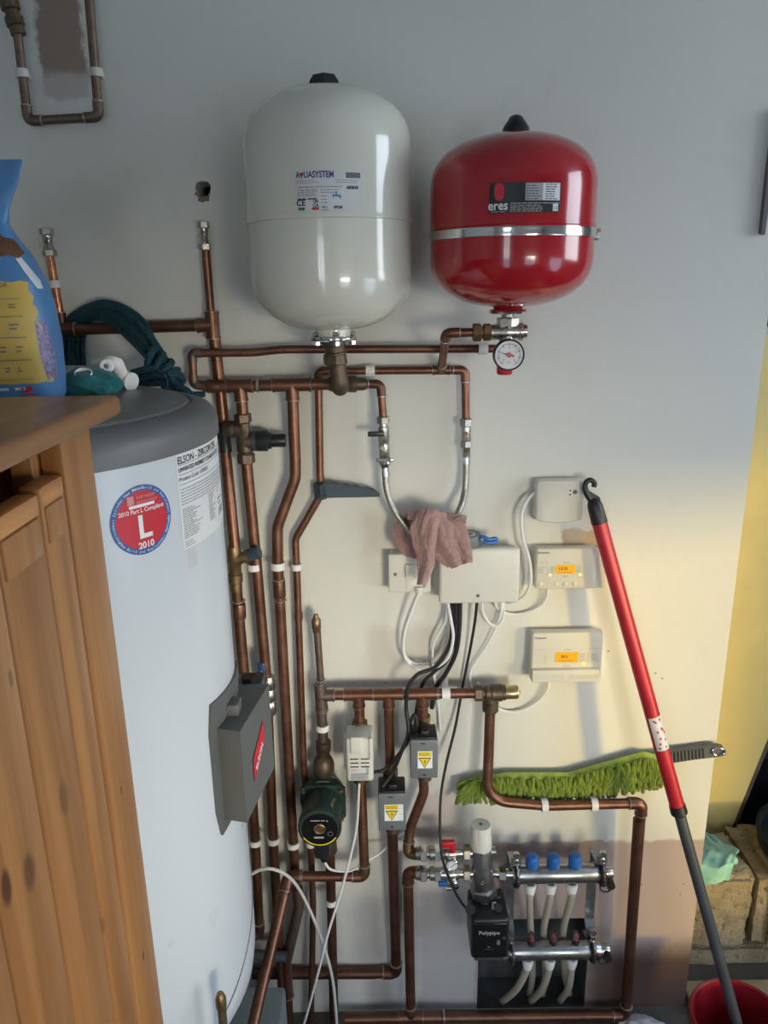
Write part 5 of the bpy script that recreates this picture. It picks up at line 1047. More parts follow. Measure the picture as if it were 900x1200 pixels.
def strip(mb, pts, w, t):                       # pts (x, y, z) centre line, bent flat bar of width w along x
    for (a, b) in zip(pts, pts[1:]):
        a, b = Vector(a), Vector(b); d = (b - a).normalized(); n = Vector((1, 0, 0)).cross(d); X_ = Vector((1, 0, 0)) * w / 2; N__ = n * t / 2; e = d * t * .4
        mb.add([a - e - X_ - N__, a - e + X_ - N__, a - e + X_ + N__, a - e - X_ + N__, b + e - X_ - N__, b + e + X_ - N__, b + e + X_ + N__, b + e - X_ + N__], [(0, 1, 2, 3), (4, 5, 6, 7), (0, 1, 5, 4), (1, 2, 6, 5), (2, 3, 7, 6), (3, 0, 4, 7)])
    return mb
for bx, lx in ((598, 600), (694, 697)):
    x = P(bx, 1024, .03).x; zu, zl = ua.z, la.z; br = part(mf, 'bracket', strip(MB(), [(x, -DU - .004, zu + .046), (x, -DU - .004, zu + .026), (x, -.040, zu + .020), (x, -.040, zu - .028), (x, -.030, zu - .034), (x, -.030, zl + .058), (x, -.046, zl + .046), (x, -.046, zl + .020), (x, -.024, zl + .016), (x, -.024, zl - .028)], .022, .0025), ZINC, 'zinc plated mounting bracket', smooth=False)
    part(br, 'bracket_foot', MB().rbox((x - .008, -.031, zu - .06), (x + .008, 0, zu - .045)).rbox((x - .008, -.025, zl - .02), (x + .008, 0, zl - .008)), ZINC)
    for c, dd, up_ in ((ua, DU, .046), (la, DW, .048)):
        part(br, 'clamp_ring', MB().sweep([Vector((x, -dd + .0255 * cos(a) * -1, c.z + .0255 * sin(a))) for a in [radians(-200 + 20 * k) for k in range(17)]], .0042, 8), RUBBER); part(br, 'clamp_strap', MB().sweep([Vector((x + .004, -dd - .0285 * cos(a), c.z + .0285 * sin(a))) for a in [radians(-120 + 15 * k) for k in range(15)]], .0032, 6), CHROME)
        part(br, 'clamp_bolt', MB().cyl((x, -dd - .012, c.z + up_ - .006), (x, -dd + .002, c.z + up_ - .006), .0055, 6).cyl((x, -dd - .008, c.z + up_ - .022), (x, -dd - .002, c.z + up_ - .022), .0065, 6).cyl((x, -dd - .012, c.z + up_ + .010), (x, -dd - .004, c.z + up_ + .010), .0075, 12), CHROME, kind='stuff')
    part(br, 'slot', MB().rbox((x - .0022, -.0316, zu - .052), (x + .0022, -.031, zu - .036), .0005), HOLE)
for (e, dd, y) in ((ue, DU, 1026), (le, DW, 1114)):
    turned(mf, 'end_cap', e + X * -.004, e + X * .022, [(0, .019), (.3, .019), (.35, .0135), (.9, .0135), (1, .0115)], NICKEL); q = e + Vector((.012, -.012, -.014 if y < 1100 else -.002))
    part(mf, 'black_cap', MB().cyl(q - Yv * .004, q + Yv * .016, .0095, 18), RUBBER, 'black rubber drain cap'); part(mf, 'cap_strap', MB().sweep([q + Vector((-.008 + .013 * cos(a), -.006, -.010 + .013 * sin(a))) for a in [radians(20 + 20 * k) for k in range(17)]], .0019, 6), RUBBER)
# ball valves and mixing valve
DV = .082
for (yy, hx, hmat, hl) in ((1000, 526, RED_PLASTIC, 'red valve handle'), (1024, 519, BLUE_PLASTIC, 'blue valve handle')):
    a, b = P(487, yy, DV), P(558, yy, DV); b.z = a.z; L = b - a
    vb = part(mf, 'ball_valve', MB().sweep([a + L * f for f in (0, .08, .1, .22, .24, .36, .38, .50, .58, .70, .74, 1)], [.012, .0150, .011, .011, .0150, .0155, .0125, .0150, .0160, .0125, .0105, .0105], 18), NICKEL)
    for f in (.13, .36, .84): nut(vb, a + L * f, b, .0075, .0185, CHROME if f < .8 else NICKEL)
    h_ = P(hx, 989 if yy < 1010 else 1036, DV + .018)
    if yy < 1010: m = MB().rbox((h_.x - .018, h_.y - .006, h_.z - .008), (h_.x + .014, h_.y + .008, h_.z + .008), .004, 2).cyl((h_.x + .008, h_.y, h_.z - .02), (h_.x + .008, h_.y, h_.z + .002), .007, 10)
    else: m = MB().rbox((h_.x - .010, h_.y - .004, h_.z - .006), (h_.x + .010, h_.y + .006, h_.z + .006), .003, 2)
    part(vb, 'handle', m, hmat, hl)
g = P(530, 1014, DV + .022); dial = part(mf, 'thermometer', MB().lathe([(.0125, -.014), (.0140, -.010), (.0145, .001), (.0130, .0025), (.0118, .0008), (0, .0006)], g, Yv, 26), CHROME); S = Flat(g + Yv * .0010, X, Zv); part(dial, 'dial', d_disc(MB(), S, 0, 0, .0116, .0002, 24), PAPER, 'white thermometer dial', smooth=False)
m = MB(); d_poly(m, S, [(-.005, -.004), (-.0042, -.0052), (.007, .004), (.006, .0055)], .0006); d_ring(m, S, 0, 0, .0088, .0093, .0006, 24, -.6, 3.8); part(dial, 'dial_print', m, INK, smooth=False)
g2 = P(532, 1037, DV + .018); part(mf, 'drain_cock', MB().lathe([(.006, -.016), (.010, -.010), (.0118, -.002), (.0118, .003), (.009, .005), (0, .0055)], g2, Yv, 20), CHROME); part(mf, 'drain_stub', MB().cyl(P(523, 1040, DV + .02), P(529, 1040, DV + .02), .007, 10), NICKEL)
mt, mbm = P(564, 992, DV), P(566.5, 1040, DV); mv = turned(mf, 'mixing_valve', mt, mbm, [(0, .0215), (.05, .0232), (.55, .0232), (.6, .0245), (.9, .0245), (1, .022)], STEEL); nut(mv, P(566.5, 1043, DV), mt, .0115, .0310, STEEL)
for (x0, y0, x1, y1) in ((566, 998, 581, 997), (566, 1023, 581, 1023)): turned(mv, 'side_port', (x0, y0, DV), (x1, y1, DV), [(0, .0115), (.7, .0115), (.72, .0098), (1, .0098)], NICKEL)
for (x, y) in ((563.5, 1002), (565, 1035)): q = P(x, y, DV + .0245); part(mv, 'cap_screw', MB().lathe([(.0046, -.003), (.0046, .002), (.003, .002), (.0026, .0008), (0, .0008)], q, Yv, 12), CHROME)
kt, kb_ = P(563.5, 966, DV), P(564, 993, DV); kn = MB(); seg = 48; prof = [(0, .0205), (.12, .0220), (.55, .0224), (.60, .0232), (.9, .0235), (1, .0220)]; kd = kb_ - kt; vs = []; fs = []
for (f, r) in prof:
    for q in range(seg): a = 2 * pi * q / seg; rr = r * (1 - (.06 if (q % 8) in (0, 1) and .1 < f < .56 else 0)); vs.append(kt + kd * f + Vector((rr * cos(a), rr * sin(a), 0)))
for i in range(len(prof) - 1):
    for q in range(seg): fs.append((i * seg + q, i * seg + (q + 1) % seg, (i + 1) * seg + (q + 1) % seg, (i + 1) * seg + q))
fs.append(tuple(range(seg))); kn.add(vs, fs); kk = part(mv, 'white_knob', kn, WHITE, 'white temperature knob'); part(kk, 'knob_screw', MB().cyl(kt, kt + Zv * .0012, .0042, 14), INK_GREY)
turned(mf, 'connector', (580, 1023.5, DU), (603, 1024, DU), [(0, .0098), (.2, .0098), (.22, .012), (1, .012)], CHROME); nut(mf, P(588, 1023.7, DU), P(600, 1024, DU), .0085, .0165, CHROME)
# black pump of the manifold
DQ = .150
mp = part(mf, 'manifold_pump', wallbox(553, 1078, 596, 1124, .055, DQ, .008), BLACK, 'black square circulator pump')
part(mp, 'front_panel', wallbox(556, 1083, 593, 1122, DQ - .002, DQ + .002, .004), BLACK_GLOSS)
S, w, h = face(556, 1083, 593, 1122, DQ + .0022); m = MB(); d_text(m, S, 'Polypipe', .0135, .46 * w, .74 * h, bold=.0002); part(mp, 'lettering', m, INK_PALE, smooth=False)
m = MB(); d_rect(m, S, .70 * w, .38 * h, .80 * w, .52 * h); d_lines(m, S, .30 * w, .62 * w, .26 * h, .26 * h, 1, t=.0009, ragged=0); d_ring(m, S, .92 * w, .58 * h, .0016, .003); d_rect(m, S, .42 * w, .31 * h, .50 * w, .34 * h); part(mp, 'panel_print', m, INK_GREY, smooth=False, kind='stuff')
part(mp, 'pump_top', wallbox(549, 1052, 588, 1080, .06, DQ - .058, .010), BLACK); part(mp, 'pump_shoulder', MB().sweep([P(567, 1048, DV), P(570, 1075, DV + .01)], [.024, .030], 18), BLACK)
part(mp, 'clip_wire', strip(MB(), [(P(569, 1062, 0).x, -DQ + .030, P(569, 1058, DQ - .03).z), (P(569, 1062, 0).x, -DQ + .028, P(569, 1072, DQ - .03).z)], .010, .003), CHROME, smooth=False)
part(mp, 'terminal_knob', MB().cyl(P(551, 1066, DQ - .04), P(551, 1066, DQ - .02), .011, 16), RUBBER); part(mp, 'terminal_knob', MB().cyl(P(584, 1064, DQ - .04), P(584, 1064, DQ - .022), .009, 16), RUBBER)
part(mp, 'pump_foot', wallbox(556, 1120, 594, 1126, .05, DQ - .02, .004), ZINC); turned(mf, 'pump_connector', (590, 1119, DW + .03), (604, 1116, DW + .004), [(0, .010), (.5, .010), (1, .012)], NICKEL); nut(mf, P(592, 1118, DQ - .02), P(600, 1118, DQ - .02), .006, .0105, CHROME)
# ------------------------------------------------------------------ things on top of the cylinder
# blue food bag
BX = P(-35, 400, .42).x; BY = -.42; BPROF = []
for (y, x, th) in ((468, 74, .040), (462, 76, .050), (440, 74, .060), (400, 69, .064), (360, 61, .062), (330, 51, .056), (300, 36, .046), (280, 20, .034), (262, 9, .020), (243, 10, .010), (215, 20, .005), (186, 25, .003)):
    q = P(x, y, .42); BPROF.append((q.z, q.x - BX, th))
ZB = 1.607; dz = ZB - BPROF[0][0]
BPROF = [(z + dz * max(0, 1 - k / 3), w, t) for k, (z, w, t) in enumerate(BPROF)]
def bag_at(v):
    n = len(BPROF) - 1; x = min(n - 1e-6, max(0, v * n)); i = int(x); f = x - i; f2 = f; return [BPROF[i][k] * (1 - f2) + BPROF[i + 1][k] * f2 for k in range(3)]
def bag_pt(a, v, h=0.0):
    z, w, t = bag_at(v); c, s_ = cos(a), sin(a); e = .62
    x = (abs(c) ** e) * (1 if c > 0 else -1) * (w + h); y = (abs(s_) ** .85) * (1 if s_ > 0 else -1) * (t + h)
    k = .006 * noise.noise(Vector((x * 22, z * 22, 3.1))) * (1 - v * .4)
    return Vector((BX + x, BY + y - k + .016 * max(0, v - .72), z))
bag = thing('food_bag', 'blue plastic food bag with yellow printed panel standing on the cylinder top', 'bag', (BX, BY, ZB))
m = MB(); NA, NV = 64, 60; vs = []; fs = []
for j in range(NV + 1):
    for i in range(NA): vs.append(bag_pt(2 * pi * i / NA, j / NV))
for j in range(NV):
    for i in range(NA): fs.append((j * NA + i, j * NA + (i + 1) % NA, (j + 1) * NA + (i + 1) % NA, (j + 1) * NA + i))
fs.append(tuple(range(NA))[::-1]); fs.append(tuple(NV * NA + i for i in range(NA))); m.add(vs, fs); part(bag, 'bag_body', m, BAGBLUE, ang=70)
def bag_front(u, v, h=.0008):                # u across the front from left -1 to right 1, v the height fraction
    z, w, t = bag_at(v); c = max(-1, min(1, (abs(u) ** (1 / .62)) * (1 if u > 0 else -1))); return bag_pt(-math.acos(c), v, h)
class BagS:
    def __init__(s, v0, v1): s.v0 = v0; s.v1 = v1
    def __call__(s, u, v, h=0): return bag_front(u, s.v0 + (s.v1 - s.v0) * v, .0008 + h)
BS = BagS(.16, .455)
pn = part(bag, 'yellow_panel', MB().grid(30, 24, lambda u, v: BS(-.9 + (1.86 - .05 * v + .012 * sin(40 * v)) * u, v + .012 * sin(60 * u) * (1 if v in (0, 1) else 0), .0)), BAGYELLOW)
m = MB(); BR = BagS(.16, .455)
def bag_rect(m, u0, v0, u1, v1): m.grid(2 + int(abs(u1 - u0) / .06), 2, lambda a, b: BR(u0 + (u1 - u0) * a, v0 + (v1 - v0) * b, .0010))
for v in (.80, .62, .44, .24, .07): bag_rect(m, -.85, v, .82, v + .008)
for (va, vb, uu) in ((.78, .65, ((.20, .40), (.52, .60), (.70, .78))), (.60, .46, ((.12, .42), (.50, .60), (.68, .78))), (.41, .26, ((-.25, .12), (.18, .42), (.52, .62), (.70, .78))), (.21, .10, ((-.2, .08), (.16, .50), (.56, .64), (.68, .74)))):
    for k in range(4):
        v = va + (vb - va) * (k + .5) / 4
        for (a, b) in uu:
            if (b - a) < .12 and k in (0, 3): continue
            bag_rect(m, a, v, b - .04 * rnd.random(), v + .014)
part(pn, 'fine_print', m, INK_GREY, smooth=False, kind='stuff')
class BagT:
    def __call__(s, u, v, h=0): return BR(u / .105, .88 + v / .155, .0010)
part(pn, 'lettering', d_text(MB(), BagT(), 'FEEDING GUIDE', .0095, .050, .012, 0, sx=.8), INK, smooth=False)
def bag_patch(name, mat, pts, label=None):
    m = MB(); n = 10; vs = []; cu = sum(p[0] for p in pts) / len(pts); cv = sum(p[1] for p in pts) / len(pts); N2 = len(pts); fs = []
    for r in range(n + 1):
        for (u, v) in pts: vs.append(bag_front(cu + (u - cu) * r / n, cv + (v - cv) * r / n, .0010))
    for r in range(n):
        for k in range(N2): fs.append((r * N2 + k, r * N2 + (k + 1) % N2, (r + 1) * N2 + (k + 1) % N2, (r + 1) * N2 + k))
    m.add(vs, fs); return part(bag, name, m, mat, label)
bag_patch('brown_print', BAGBROWN, [(.45, .67), (.66, .69), (.84, .68), (.985, .63), (.99, .56), (.93, .535), (.85, .55), (.76, .54), (.66, .575), (.52, .58), (.42, .61)], 'brown furry printed picture')
bag_patch('white_print', BAGWHITE, [(.90, .535), (.95, .54), (.995, .46), (.995, .43), (.97, .43), (.93, .49)]); bag_patch('lilac_print', BAGLILAC, [(.90, .33), (.97, .33), (.99, .25), (.99, .18), (.93, .17), (.90, .24)])
m = MB(); [bag_rect(m, -.5 + .16 * k, -.10, -.40 + .16 * k, -.055) for k in range(8)]; part(bag, 'white_lettering', m, BAGWHITE, smooth=False, kind='stuff')
m = MB(); bag_rect(m, .68, -.20, .80, -.17); bag_rect(m, .66, -.10, .70, -.06); bag_rect(m, .74, -.12, .78, -.04); bag_rect(m, .70, -.15, .75, -.10); part(bag, 'small_red_print', m, INK_RED, smooth=False, kind='stuff')
# teal cloth, white plastic pieces
def blob(c, r, sc, seed, amp=.25, f=2.0, seg=40):
    bm = bmesh.new(); bmesh.ops.create_icosphere(bm, subdivisions=4, radius=1); m = MB()
    for v in bm.verts:
        d = v.co.normalized(); k = 1 + amp * noise.noise(d * f + Vector((seed, 0, 0))) + amp * .45 * noise.noise(d * f * 3 + Vector((0, seed, 0))); p = d * k; v.co = Vector((p.x * r * sc[0], p.y * r * sc[1], max(p.z, -.55) * r * sc[2]))
    zmin = min(v.co.z for v in bm.verts)
    for v in bm.verts: v.co += Vector((c[0], c[1], c[2] - zmin))
    return m.bm(bm)
q = P(104, 446, .36); one('teal_cloth', 'crumpled teal cloth lying on the grey cylinder lid beside the blue bag', 'cloth', blob((q.x, -.36, 1.603), .040, (1.05, .8, .62), 4.2), TEAL)
t = thing('white_fitting', 'white plastic pipe fitting with round open end on the cylinder lid', 'fitting', (P(134, 440, .30).x, -.30, 1.603))
q = P(125, 429, .335); q.z = max(q.z, 1.603 + .014)
part(t, 'round_end', MB().lathe([(.004, -.006), (.0085, -.006), (.0105, -.002), (.0105, .004), (.0085, .006), (.0040, .006), (.0035, -.002)], q, Vector((.25, -.9, .15)), 24), CLIP); part(t, 'hole', MB().cyl(q + Vector((0, -.0056, 0)), q + Vector((0, -.0064, 0)), .0032, 14), INK_GREY)
w_ = P(143, 440, .29); w_.z = 1.603 + .014; part(t, 'body', MB().sweep(spline([P(112, 428, .30), q + Vector((.004, .02, .004)), w_, w_ + Vector((.014, -.006, -.004))], 6), [.009] * 7 + [.012] * 12, 14), CLIP); part(t, 'end_ring', MB().sweep([w_ + Vector((.006, 0, -.002)), w_ + Vector((.016, -.006, -.004))], .0145, 16), CLIP)
q = P(97, 430, .375); one('white_ring', 'small white plastic cap leaning on the teal cloth', 'cap', MB().lathe([(.0115, -.006), (.0125, .004), (.0115, .005), (.0105, -.004), (0, -.005)], (q.x, -.375, 1.603 + .030), Vector((.1, -.5, .8)), 20), CLIP)
# rope hung over the pipe
rope = thing('teal_rope', 'coil of dark teal rope hung over the copper pipe and knotted', 'rope', P(190, 470, .12)); RR = .0047
for k in range(6):
    f = k / 5 - .5; j = lambda: rnd.uniform(-1.2, 1.2)
    pts = [P(84 + 28 * f, 428, .0065), P(83 + 28 * f + j(), 402, .0062), P(87 + 27 * f + j(), 383, .0058), P(99 + 16 * f, 370 + 9 * f, .016), P(120 + 4 * f, 364 + 20 * f, .040 + .007 * (k % 2)), P(140 - 8 * f, 371 + 24 * f, .056 + .007 * (k % 2)), P(158 - 19 * f, 385 + 19 * f, .075 + .008 * (k % 2)), P(173 - 17 * f + j(), 404 + 11 * f, .092 + .009 * (k % 2)), P(187 - 14 * f, 424 + 8 * f, .105 + .012 * (k % 2)), P(196 - 10 * f, 440 + 4 * f, .112)]
    part(rope, 'strand', MB().sweep(spline(pts, 6), RR, 8), ROPE)
ax_ = (P(200, 446, .12) - P(180, 420, .11)).normalized()
for k in range(6):
    c = P(180 + 4.6 * k, 420 + 5.6 * k, .112); n1 = (Vector((0, -1, 0)) - ax_ * (-ax_.y)).normalized(); n2 = ax_.cross(n1); sk = rnd.uniform(-.5, .5)
    part(rope, 'knot_turn', MB().sweep([c + n1 * .019 * cos(a) + n2 * (.0205 if k in (2, 3) else .0175) * sin(a) + ax_ * .008 * sin(a + k) * (1 + sk) for a in [2 * pi * i / 22 for i in range(23)]], .0066, 8), ROPE)
for (dx, dy) in ((0, 0), (3, 8)):
    part(rope, 'knot_loop', MB().sweep(spline([P(192 + dx, 430 + dy, .125), P(172 + dx, 433 + dy, .135), P(156 + dx, 437 + dy, .13), P(157 + dx, 442 + dy, .125), P(175 + dx, 441 + dy, .135), P(194 + dx, 440 + dy, .14)], 6), .0064, 8), ROPE)
for k, (ex, ey) in enumerate(((214, 456), (226, 464), (236, 470), (240, 462), (232, 474), (222, 470))):
    pts = [P(190 + 2 * k, 436 + (k % 3) * 3, .13 + .006 * (k % 2)), P(203 + 1.2 * k, 449 + (k % 3) * 3, .135), P(216 + .9 * k, 458 + (k % 2) * 3, .14), P(ex, ey, .142)]
    part(rope, 'loose_end', MB().sweep(spline(pts, 6), .0056, 8), ROPE)

# ------------------------------------------------------------------ mop and red bucket
def proj(p): d = p - EYE; w = d.dot(FWD); return 450 + 900 * d.dot(RGT) / w, 600 - 900 * d.dot(UPV) / w
MA, MB_ = P(694.5, 583, .043), P(855, 1168, .215)
def on_pole(py):
    lo, hi = -.3, 1.6
    for _ in range(40):
        md = (lo + hi) / 2
        if proj(MA.lerp(MB_, md))[1] < py: lo = md
        else: hi = md
    return MA.lerp(MB_, lo)
foot = MA.lerp(MB_, 1.17)
mop = thing('mop', 'long mop with red and grey telescopic pole and black hook, standing in the bucket', 'mop', (foot.x, foot.y, .03)); md_ = (MB_ - MA).normalized()
part(mop, 'red_pole', MB().sweep([on_pole(606), on_pole(948)], .0152, 24), RED_POLE, 'red painted upper pole'); part(mop, 'grey_pole', MB().sweep([on_pole(940), foot], .0118, 20), GREY_TUBE, 'dark grey lower pole'); turned(mop, 'collar', on_pole(943), on_pole(955), [(0, .0165), (.8, .0172), (1, .0130)], BLACK)
hk = part(mop, 'hook_sleeve', MB().sweep([on_pole(f) for f in (584, 587, 592, 611, 613)], [.006, .0120, .0150, .0162, .0158], 20), BLACK, 'black plastic hook end')
hp = [P(x, y, .043) for x, y in ((695, 590), (689, 581), (685.6, 572), (687, 565), (692, 562.6), (696.5, 566), (696, 570.5))]; part(hk, 'hook', MB().sweep(spline(hp, 6), [.0062] * 14 + [.0052] * 23, 10), BLACK); part(hk, 'hook_web', MB().prism([P(x, y, .048) for x, y in ((688, 577), (690, 575), (703, 583), (705, 592), (693, 594))], (0, .010, 0)), BLACK)
a, b = on_pole(838), on_pole(876); ref = (Vector((0, -1, 0)) - md_ * (-md_.y)).normalized(); sd2 = md_.cross(ref)
st = part(mop, 'worn_sticker', MB().grid(9, 12, lambda u, v: a.lerp(b, v) + (ref * cos(-1.15 + 2.0 * u) + sd2 * sin(-1.15 + 2.0 * u)) * (.0156)), BAGWHITE, 'worn white sticker')
m = MB()
for k in range(14):
    u, v = rnd.random() * .8, rnd.random() * .9; m.grid(3, 2, lambda x, y: a.lerp(b, v + .06 * y) + (ref * cos(-1.15 + 2 * (u + .12 * x)) + sd2 * sin(-1.15 + 2 * (u + .12 * x))) * .0159)
part(st, 'torn_marks', m, RED_POLE, kind='stuff')
part(mop, 'mop_head', MB().lathe([(.012, .07), (.022, .05), (.030, .03), (.031, .0), (.02, -.010)], (foot.x - .012, foot.y, .046), Zv, 20), GREY)
bc = P(868, 1203, .27); BZ = .235
bcx, bcy, kb = .745, -.235, .83
bk = thing('red_bucket', 'red plastic bucket on the pale plank holding the mop pole', 'bucket', (bcx, bcy, .021))
part(bk, 'bucket_body', MB().lathe([(r * kb, h) for r, h in ((.0, .0215), (.088, .0215), (.092, .026), (.118, BZ - .02), (.121, BZ - .018), (.121, BZ - .004), (.119, BZ), (.115, BZ - .002), (.112, BZ - .03), (.086, .03), (0, .03))], (bcx, bcy, 0), Zv, 48, cap=False), BUCKET_RED); part(bk, 'rim', MB().lathe([(r * kb, h) for r, h in ((.119, BZ - .012), (.1255, BZ - .011), (.1255, BZ - .002), (.120, BZ + .0015), (.116, BZ))], (bcx, bcy, 0), Zv, 48, cap=False), BUCKET_RED)
one('plank', 'pale pine plank on the floor under the red bucket', 'plank', MB().rbox((.748, -.62, .0), (1.25, .055, .0205), .003), PLANK_PALE)

# ------------------------------------------------------------------ green duster behind the pipe
du = thing('duster', 'lime green noodle duster with grey ribbed handle wedged behind the copper pipe', 'duster', P(660, 945, .03))
TOP = [(546, 916), (558, 910), (595, 905), (635, 905), (667, 905), (701, 895), (730, 887), (754, 880.5), (770, 884), (776, 900)]
BOT = [(545, 929), (556, 925), (595, 926), (635, 928), (667, 928), (701, 921), (730, 915), (754, 910), (768, 908), (775, 904)]
def padp(u, v, s_): a, b = hermite(TOP, u), hermite(BOT, u); k = sin(pi * max(.02, min(.98, v))); return P(a[0] * (1 - v) + b[0] * v, a[1] * (1 - v) + b[1] * v, .020 + s_ * (.002 + .014 * k))
m = MB(); m.grid(60, 12, lambda u, v: padp(u, v, 1)); m.grid(60, 12, lambda u, v: padp(u, v, -1)); part(du, 'pad', m, LIME_PALE, 'flat pale lime pad')
m = MB(); rg = random.Random(3)
def noodle(px, py, d, ang, L, r):
    p0 = P(px, py, d); dx, dz = cos(ang), -sin(ang); pts = []
    for k in range(5):
        f = k / 4; pts.append(p0 + Vector((dx * L * f + .002 * sin(6 * f + px), -.009 * sin(pi * f * .8) * (1 if d > .03 else .4), dz * L * f - .006 * f * f)))
    e = pts[-1] + (pts[-1] - pts[-2]).normalized() * r * .8; m.sweep(pts + [e], [r * .9, r, r, r, r * .95, r * .35], 6)
for row in range(7):
    for k in range(48):
        u = (k + rg.random()) / 48; a, b = hermite(TOP, u), hermite(BOT, u); v = .30 + .115 * row + rg.uniform(-.03, .03); px, py = a[0] * (1 - v) + b[0] * v, a[1] * (1 - v) + b[1] * v
        base = pi / 2 + (1 - min(1, u / .14)) * 1.0 - max(0, (u - .93) / .07) * .8
        noodle(px, py, .031 + .008 * (1 - abs(v - .6)) - .004 * (row == 6), base + rg.uniform(-.38, .38), rg.uniform(.016, .025) + .006 * (row > 4), rg.uniform(.0042, .0054))
for k in range(60):
    a_ = rg.uniform(1.7, 4.1); px, py = rg.uniform(545, 566), rg.uniform(912, 928); noodle(px, py, .028, a_ * .8 + .3, rg.uniform(.014, .024), .0040)
part(du, 'noodle_fringe', m, LIME, 'chunky lime green noodles', kind='stuff')
hd = [P(x, y, .026) for x, y in ((772, 884), (790, 880.5), (815, 877.5), (842, 874.5), (848, 876), (851, 880), (849.5, 885), (843, 887), (815, 890), (790, 894), (772, 897))]
hh = part(du, 'handle', MB().prism(hd, (0, .012, 0)), GREY, 'dark grey ribbed plastic handle')
for k in range(10): x = 787 + 4.2 * k; part(hh, 'rib', MB().sweep([P(x, 881.2 - .11 * (x - 790), .0275), P(x + .6, 893.2 - .14 * (x - 790), .0275)], .0024, 6), GREY)
part(hh, 'hanging_ring', MB().sweep([P(842 + 7.5 * cos(t_), 881 + 4.2 * sin(t_), .029) for t_ in [2 * pi * k / 20 for k in range(21)]], .0016, 6), CHROME, 'chrome eyelet'); part(hh, 'back_bar', MB().prism([P(x, y, .012) for x, y in ((800, 877), (826, 871.5), (834, 872.5), (836, 877), (800, 882))], (0, .008, 0)), GREY)

# ------------------------------------------------------------------ the recess on the right
def rough_block(lo, hi, seed, amp, cuts=14):
    bm = bmesh.new(); bmesh.ops.create_cube(bm, size=1); bmesh.ops.bevel(bm, geom=list(bm.edges), offset=.06, segments=2, affect='EDGES'); bmesh.ops.subdivide_edges(bm, edges=list(bm.edges), cuts=cuts, use_grid_fill=True)
    for v in bm.verts:
        p = Vector([lo[i] + (v.co[i] + .5) * (hi[i] - lo[i]) for i in range(3)]); k = noise.noise(p * 9 + Vector((seed, 0, 0))) + .5 * noise.noise(p * 26 + Vector((0, seed, 0))) + .3 * noise.noise(p * 60)
        n = Vector((v.co.x, v.co.y, v.co.z)).normalized(); v.co = p + n * amp * k
    return MB().bm(bm)
def rb_(label, lo, hi, seed, amp): return one('stone_block', label, 'stone', rough_block(lo, hi, seed, amp), STONE, 'rough stone ledge blocks')
rb_('rough sandstone block with the mint cloth lying on it', (.71, .11, .068), (.935, .29, .290), 1, .012); rb_('rough sandstone block under the black tub', (.945, .10, .066), (1.55, .315, .292), 5, .012); rb_('lower sandstone block at floor level under the ledge', (.71, .12, .0), (1.55, .31, .052), 9, .006)
YB = -.335
yb_pts = [P(x, y, YB) for x, y in ((790, 1010), (842, 1010), (852, 985), (900, 866), (985, 640), (985, 384), (872, 386))]
yl = thing('yellow_board', 'tall yellow painted board with slanting right edge behind the wall end', 'board', yb_pts[1]); part(yl, 'board', MB().prism(yb_pts, (0, .022, 0)), YELLOW, smooth=False)
ed = [P(x, y, YB + .0008) for x, y in ((842, 1010), (852, 985), (900, 866), (985, 640))]; ed2 = [q + Vector((.011, 0, 0)) for q in ed]
part(yl, 'edge_strip', MB().prism(ed + ed2[::-1], (0, .020, 0)), COPPER_GREY, 'grey-brown bare edge', smooth=False)
hq = P(896, 378, YB + .01); part(yl, 'latch', MB().rbox((hq.x - .012, hq.y - .006, hq.z - .02), (hq.x + .03, hq.y, hq.z - .008), .002).cyl((hq.x + .002, hq.y - .012, hq.z - .016), (hq.x + .002, hq.y, hq.z - .016), .006, 12), NICKEL)
m = MB()
for k in range(3): q = P(893, 372 - 14 * k, -.7); m.rbox((q.x - .2, .70, q.z - .012), (q.x + .9, .74, q.z + .012), .003)
for k, mm in enumerate((0, 1, 2)):
    q = P(893, 372 - 14 * mm, -.7); one('dark_batten', ['dark batten just above the yellow board', 'middle dark batten above the yellow board', 'top dark batten above the yellow board'][k], 'batten', MB().rbox((.70, 1.06, q.z - .012), (1.9, 1.10, q.z + .012), .003), BRASS_BROWN, 'battens on the far wall')
tb = thing('black_tub', 'low black round tub with beige foot ring on the stone ledge', 'tub', (1.135, .175, .296)); tcx, tcy = 1.135, .150+.115-.105+.015
part(tb, 'tub_body', MB().lathe([(0, .306), (.150, .306), (.156, .312), (.159, .345), (.163, .345), (.163, .353), (.155, .353), (.15, .33), (0, .33)], (tcx, tcy, 0), Zv, 48, cap=False), BLACK); part(tb, 'foot_ring', MB().lathe([(.120, .292), (.160, .292), (.163, .298), (.160, .307), (.120, .307)], (tcx, tcy, 0), Zv, 48, cap=False), STONE, 'beige foot ring')
mc = thing('mint_cloth', 'mint green cloth draped over the front of the stone block', 'cloth', P(845, 1030, -.1))
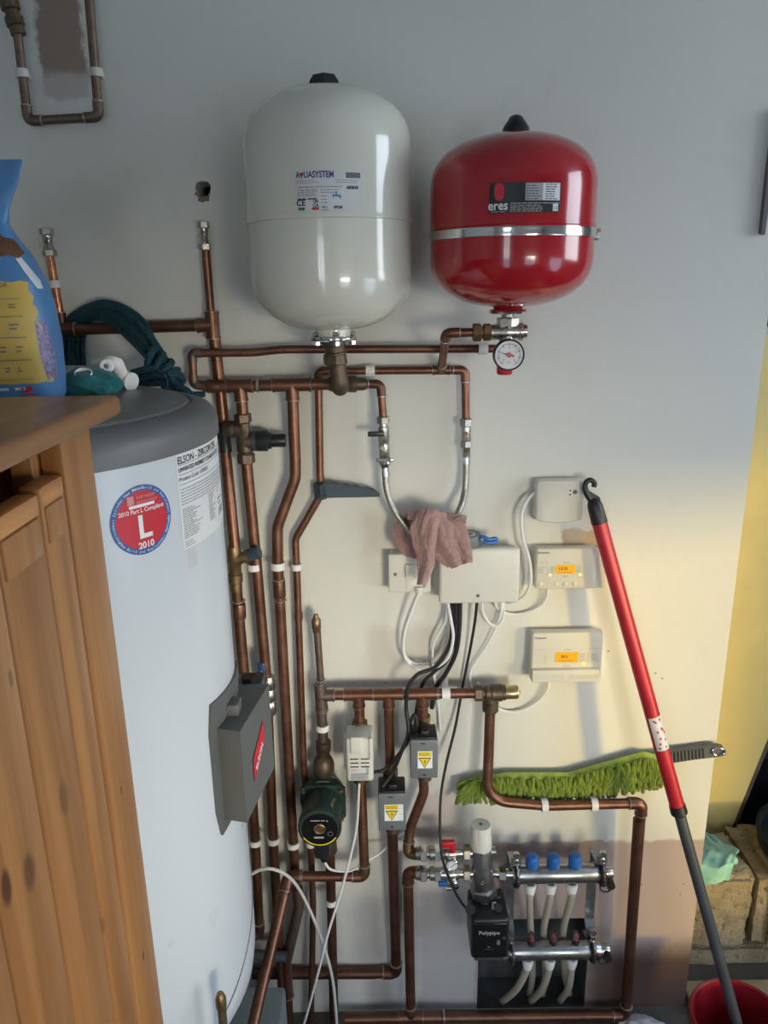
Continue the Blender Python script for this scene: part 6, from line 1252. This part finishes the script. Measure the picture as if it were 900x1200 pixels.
def mint(u, v):
    Lc = [(815, 976, -.27), (815, 990, -.22), (815, 1003, -.15), (815, 1020, -.098), (815, 1036, -.094)]; Rc = [(832, 978, -.25), (852, 992, -.21), (866, 1004, -.16), (860, 1018, -.098), (856, 1032, -.094)]
    a, b = hermite(Lc, v), hermite(Rc, v); q = P(a[0] * (1 - u) + b[0] * u, a[1] * (1 - u) + b[1] * u - 2.5 * sin(pi * v) * u, a[2] * (1 - u) + b[2] * u)
    return q + Vector((0, -.006 * sin(7 * u + 5 * v), .010 * sin(pi * v) + .006 * noise.noise(Vector((u * 6, v * 6, 2))) + .008 * math.exp(-((v - .52 - .12 * u) / .07) ** 2)))
part(mc, 'cloth_sheet', MB().grid(34, 40, mint, .003), MINT)
part(mc, 'folded_roll', MB().sweep(spline([P(822, 997, -.17), P(836, 1000, -.155), P(850, 1005, -.15), P(862, 1009, -.15)], 6), [.012 + .003 * sin(k) for k in range(19)], 12), MINT)
one('grey_strip', 'short grey strip fixed high on the wall at the right edge', 'strip', MB().prism([P(x, y, 0) for x, y in ((888.5, 274), (893, 275.5), (902, 205), (912, 130), (905, 130), (897, 195))], (0, -.012, 0)), STRIP_GREY, smooth=False)
q = P(752, 1196, .05); one('white_scrap', 'crumpled white plastic scrap on the floor below the manifold loop', 'plastic', blob((q.x, -.055, .0), .030, (1.6, .7, .5), 8.1, .3), BAGWHITE)

sv = thing('black_stove', 'black stove with rounded door standing in the dark recess behind the tub', 'stove', (1.25, .62, 0))
part(sv, 'stove_body', MB().rbox((.925, .44, 0), (1.60, .90, .66), .02, 3), BLACK)
q0 = P(868, 952, -.425); m = MB(); x0_, x1_, z0_, z1_, r_ = q0.x, q0.x + .42, .10, .47, .06; pts = []
for (cx, cz, a0) in ((x1_ - r_, z1_ - r_, 0), (x0_ + r_, z1_ - r_, 90), (x0_ + r_, z0_ + r_, 180), (x1_ - r_, z0_ + r_, 270)):
    for k in range(6): a = radians(a0 + 18 * k); pts.append(Vector((cx + r_ * cos(a), .438, cz + r_ * sin(a))))
part(sv, 'stove_door', MB().prism(pts, (0, -.008, 0)), BLACK_GLOSS); part(sv, 'door_rim', m.sweep([p + Vector((0, -.008, 0)) for p in pts + pts[:1]], .006, 8), BLACK)
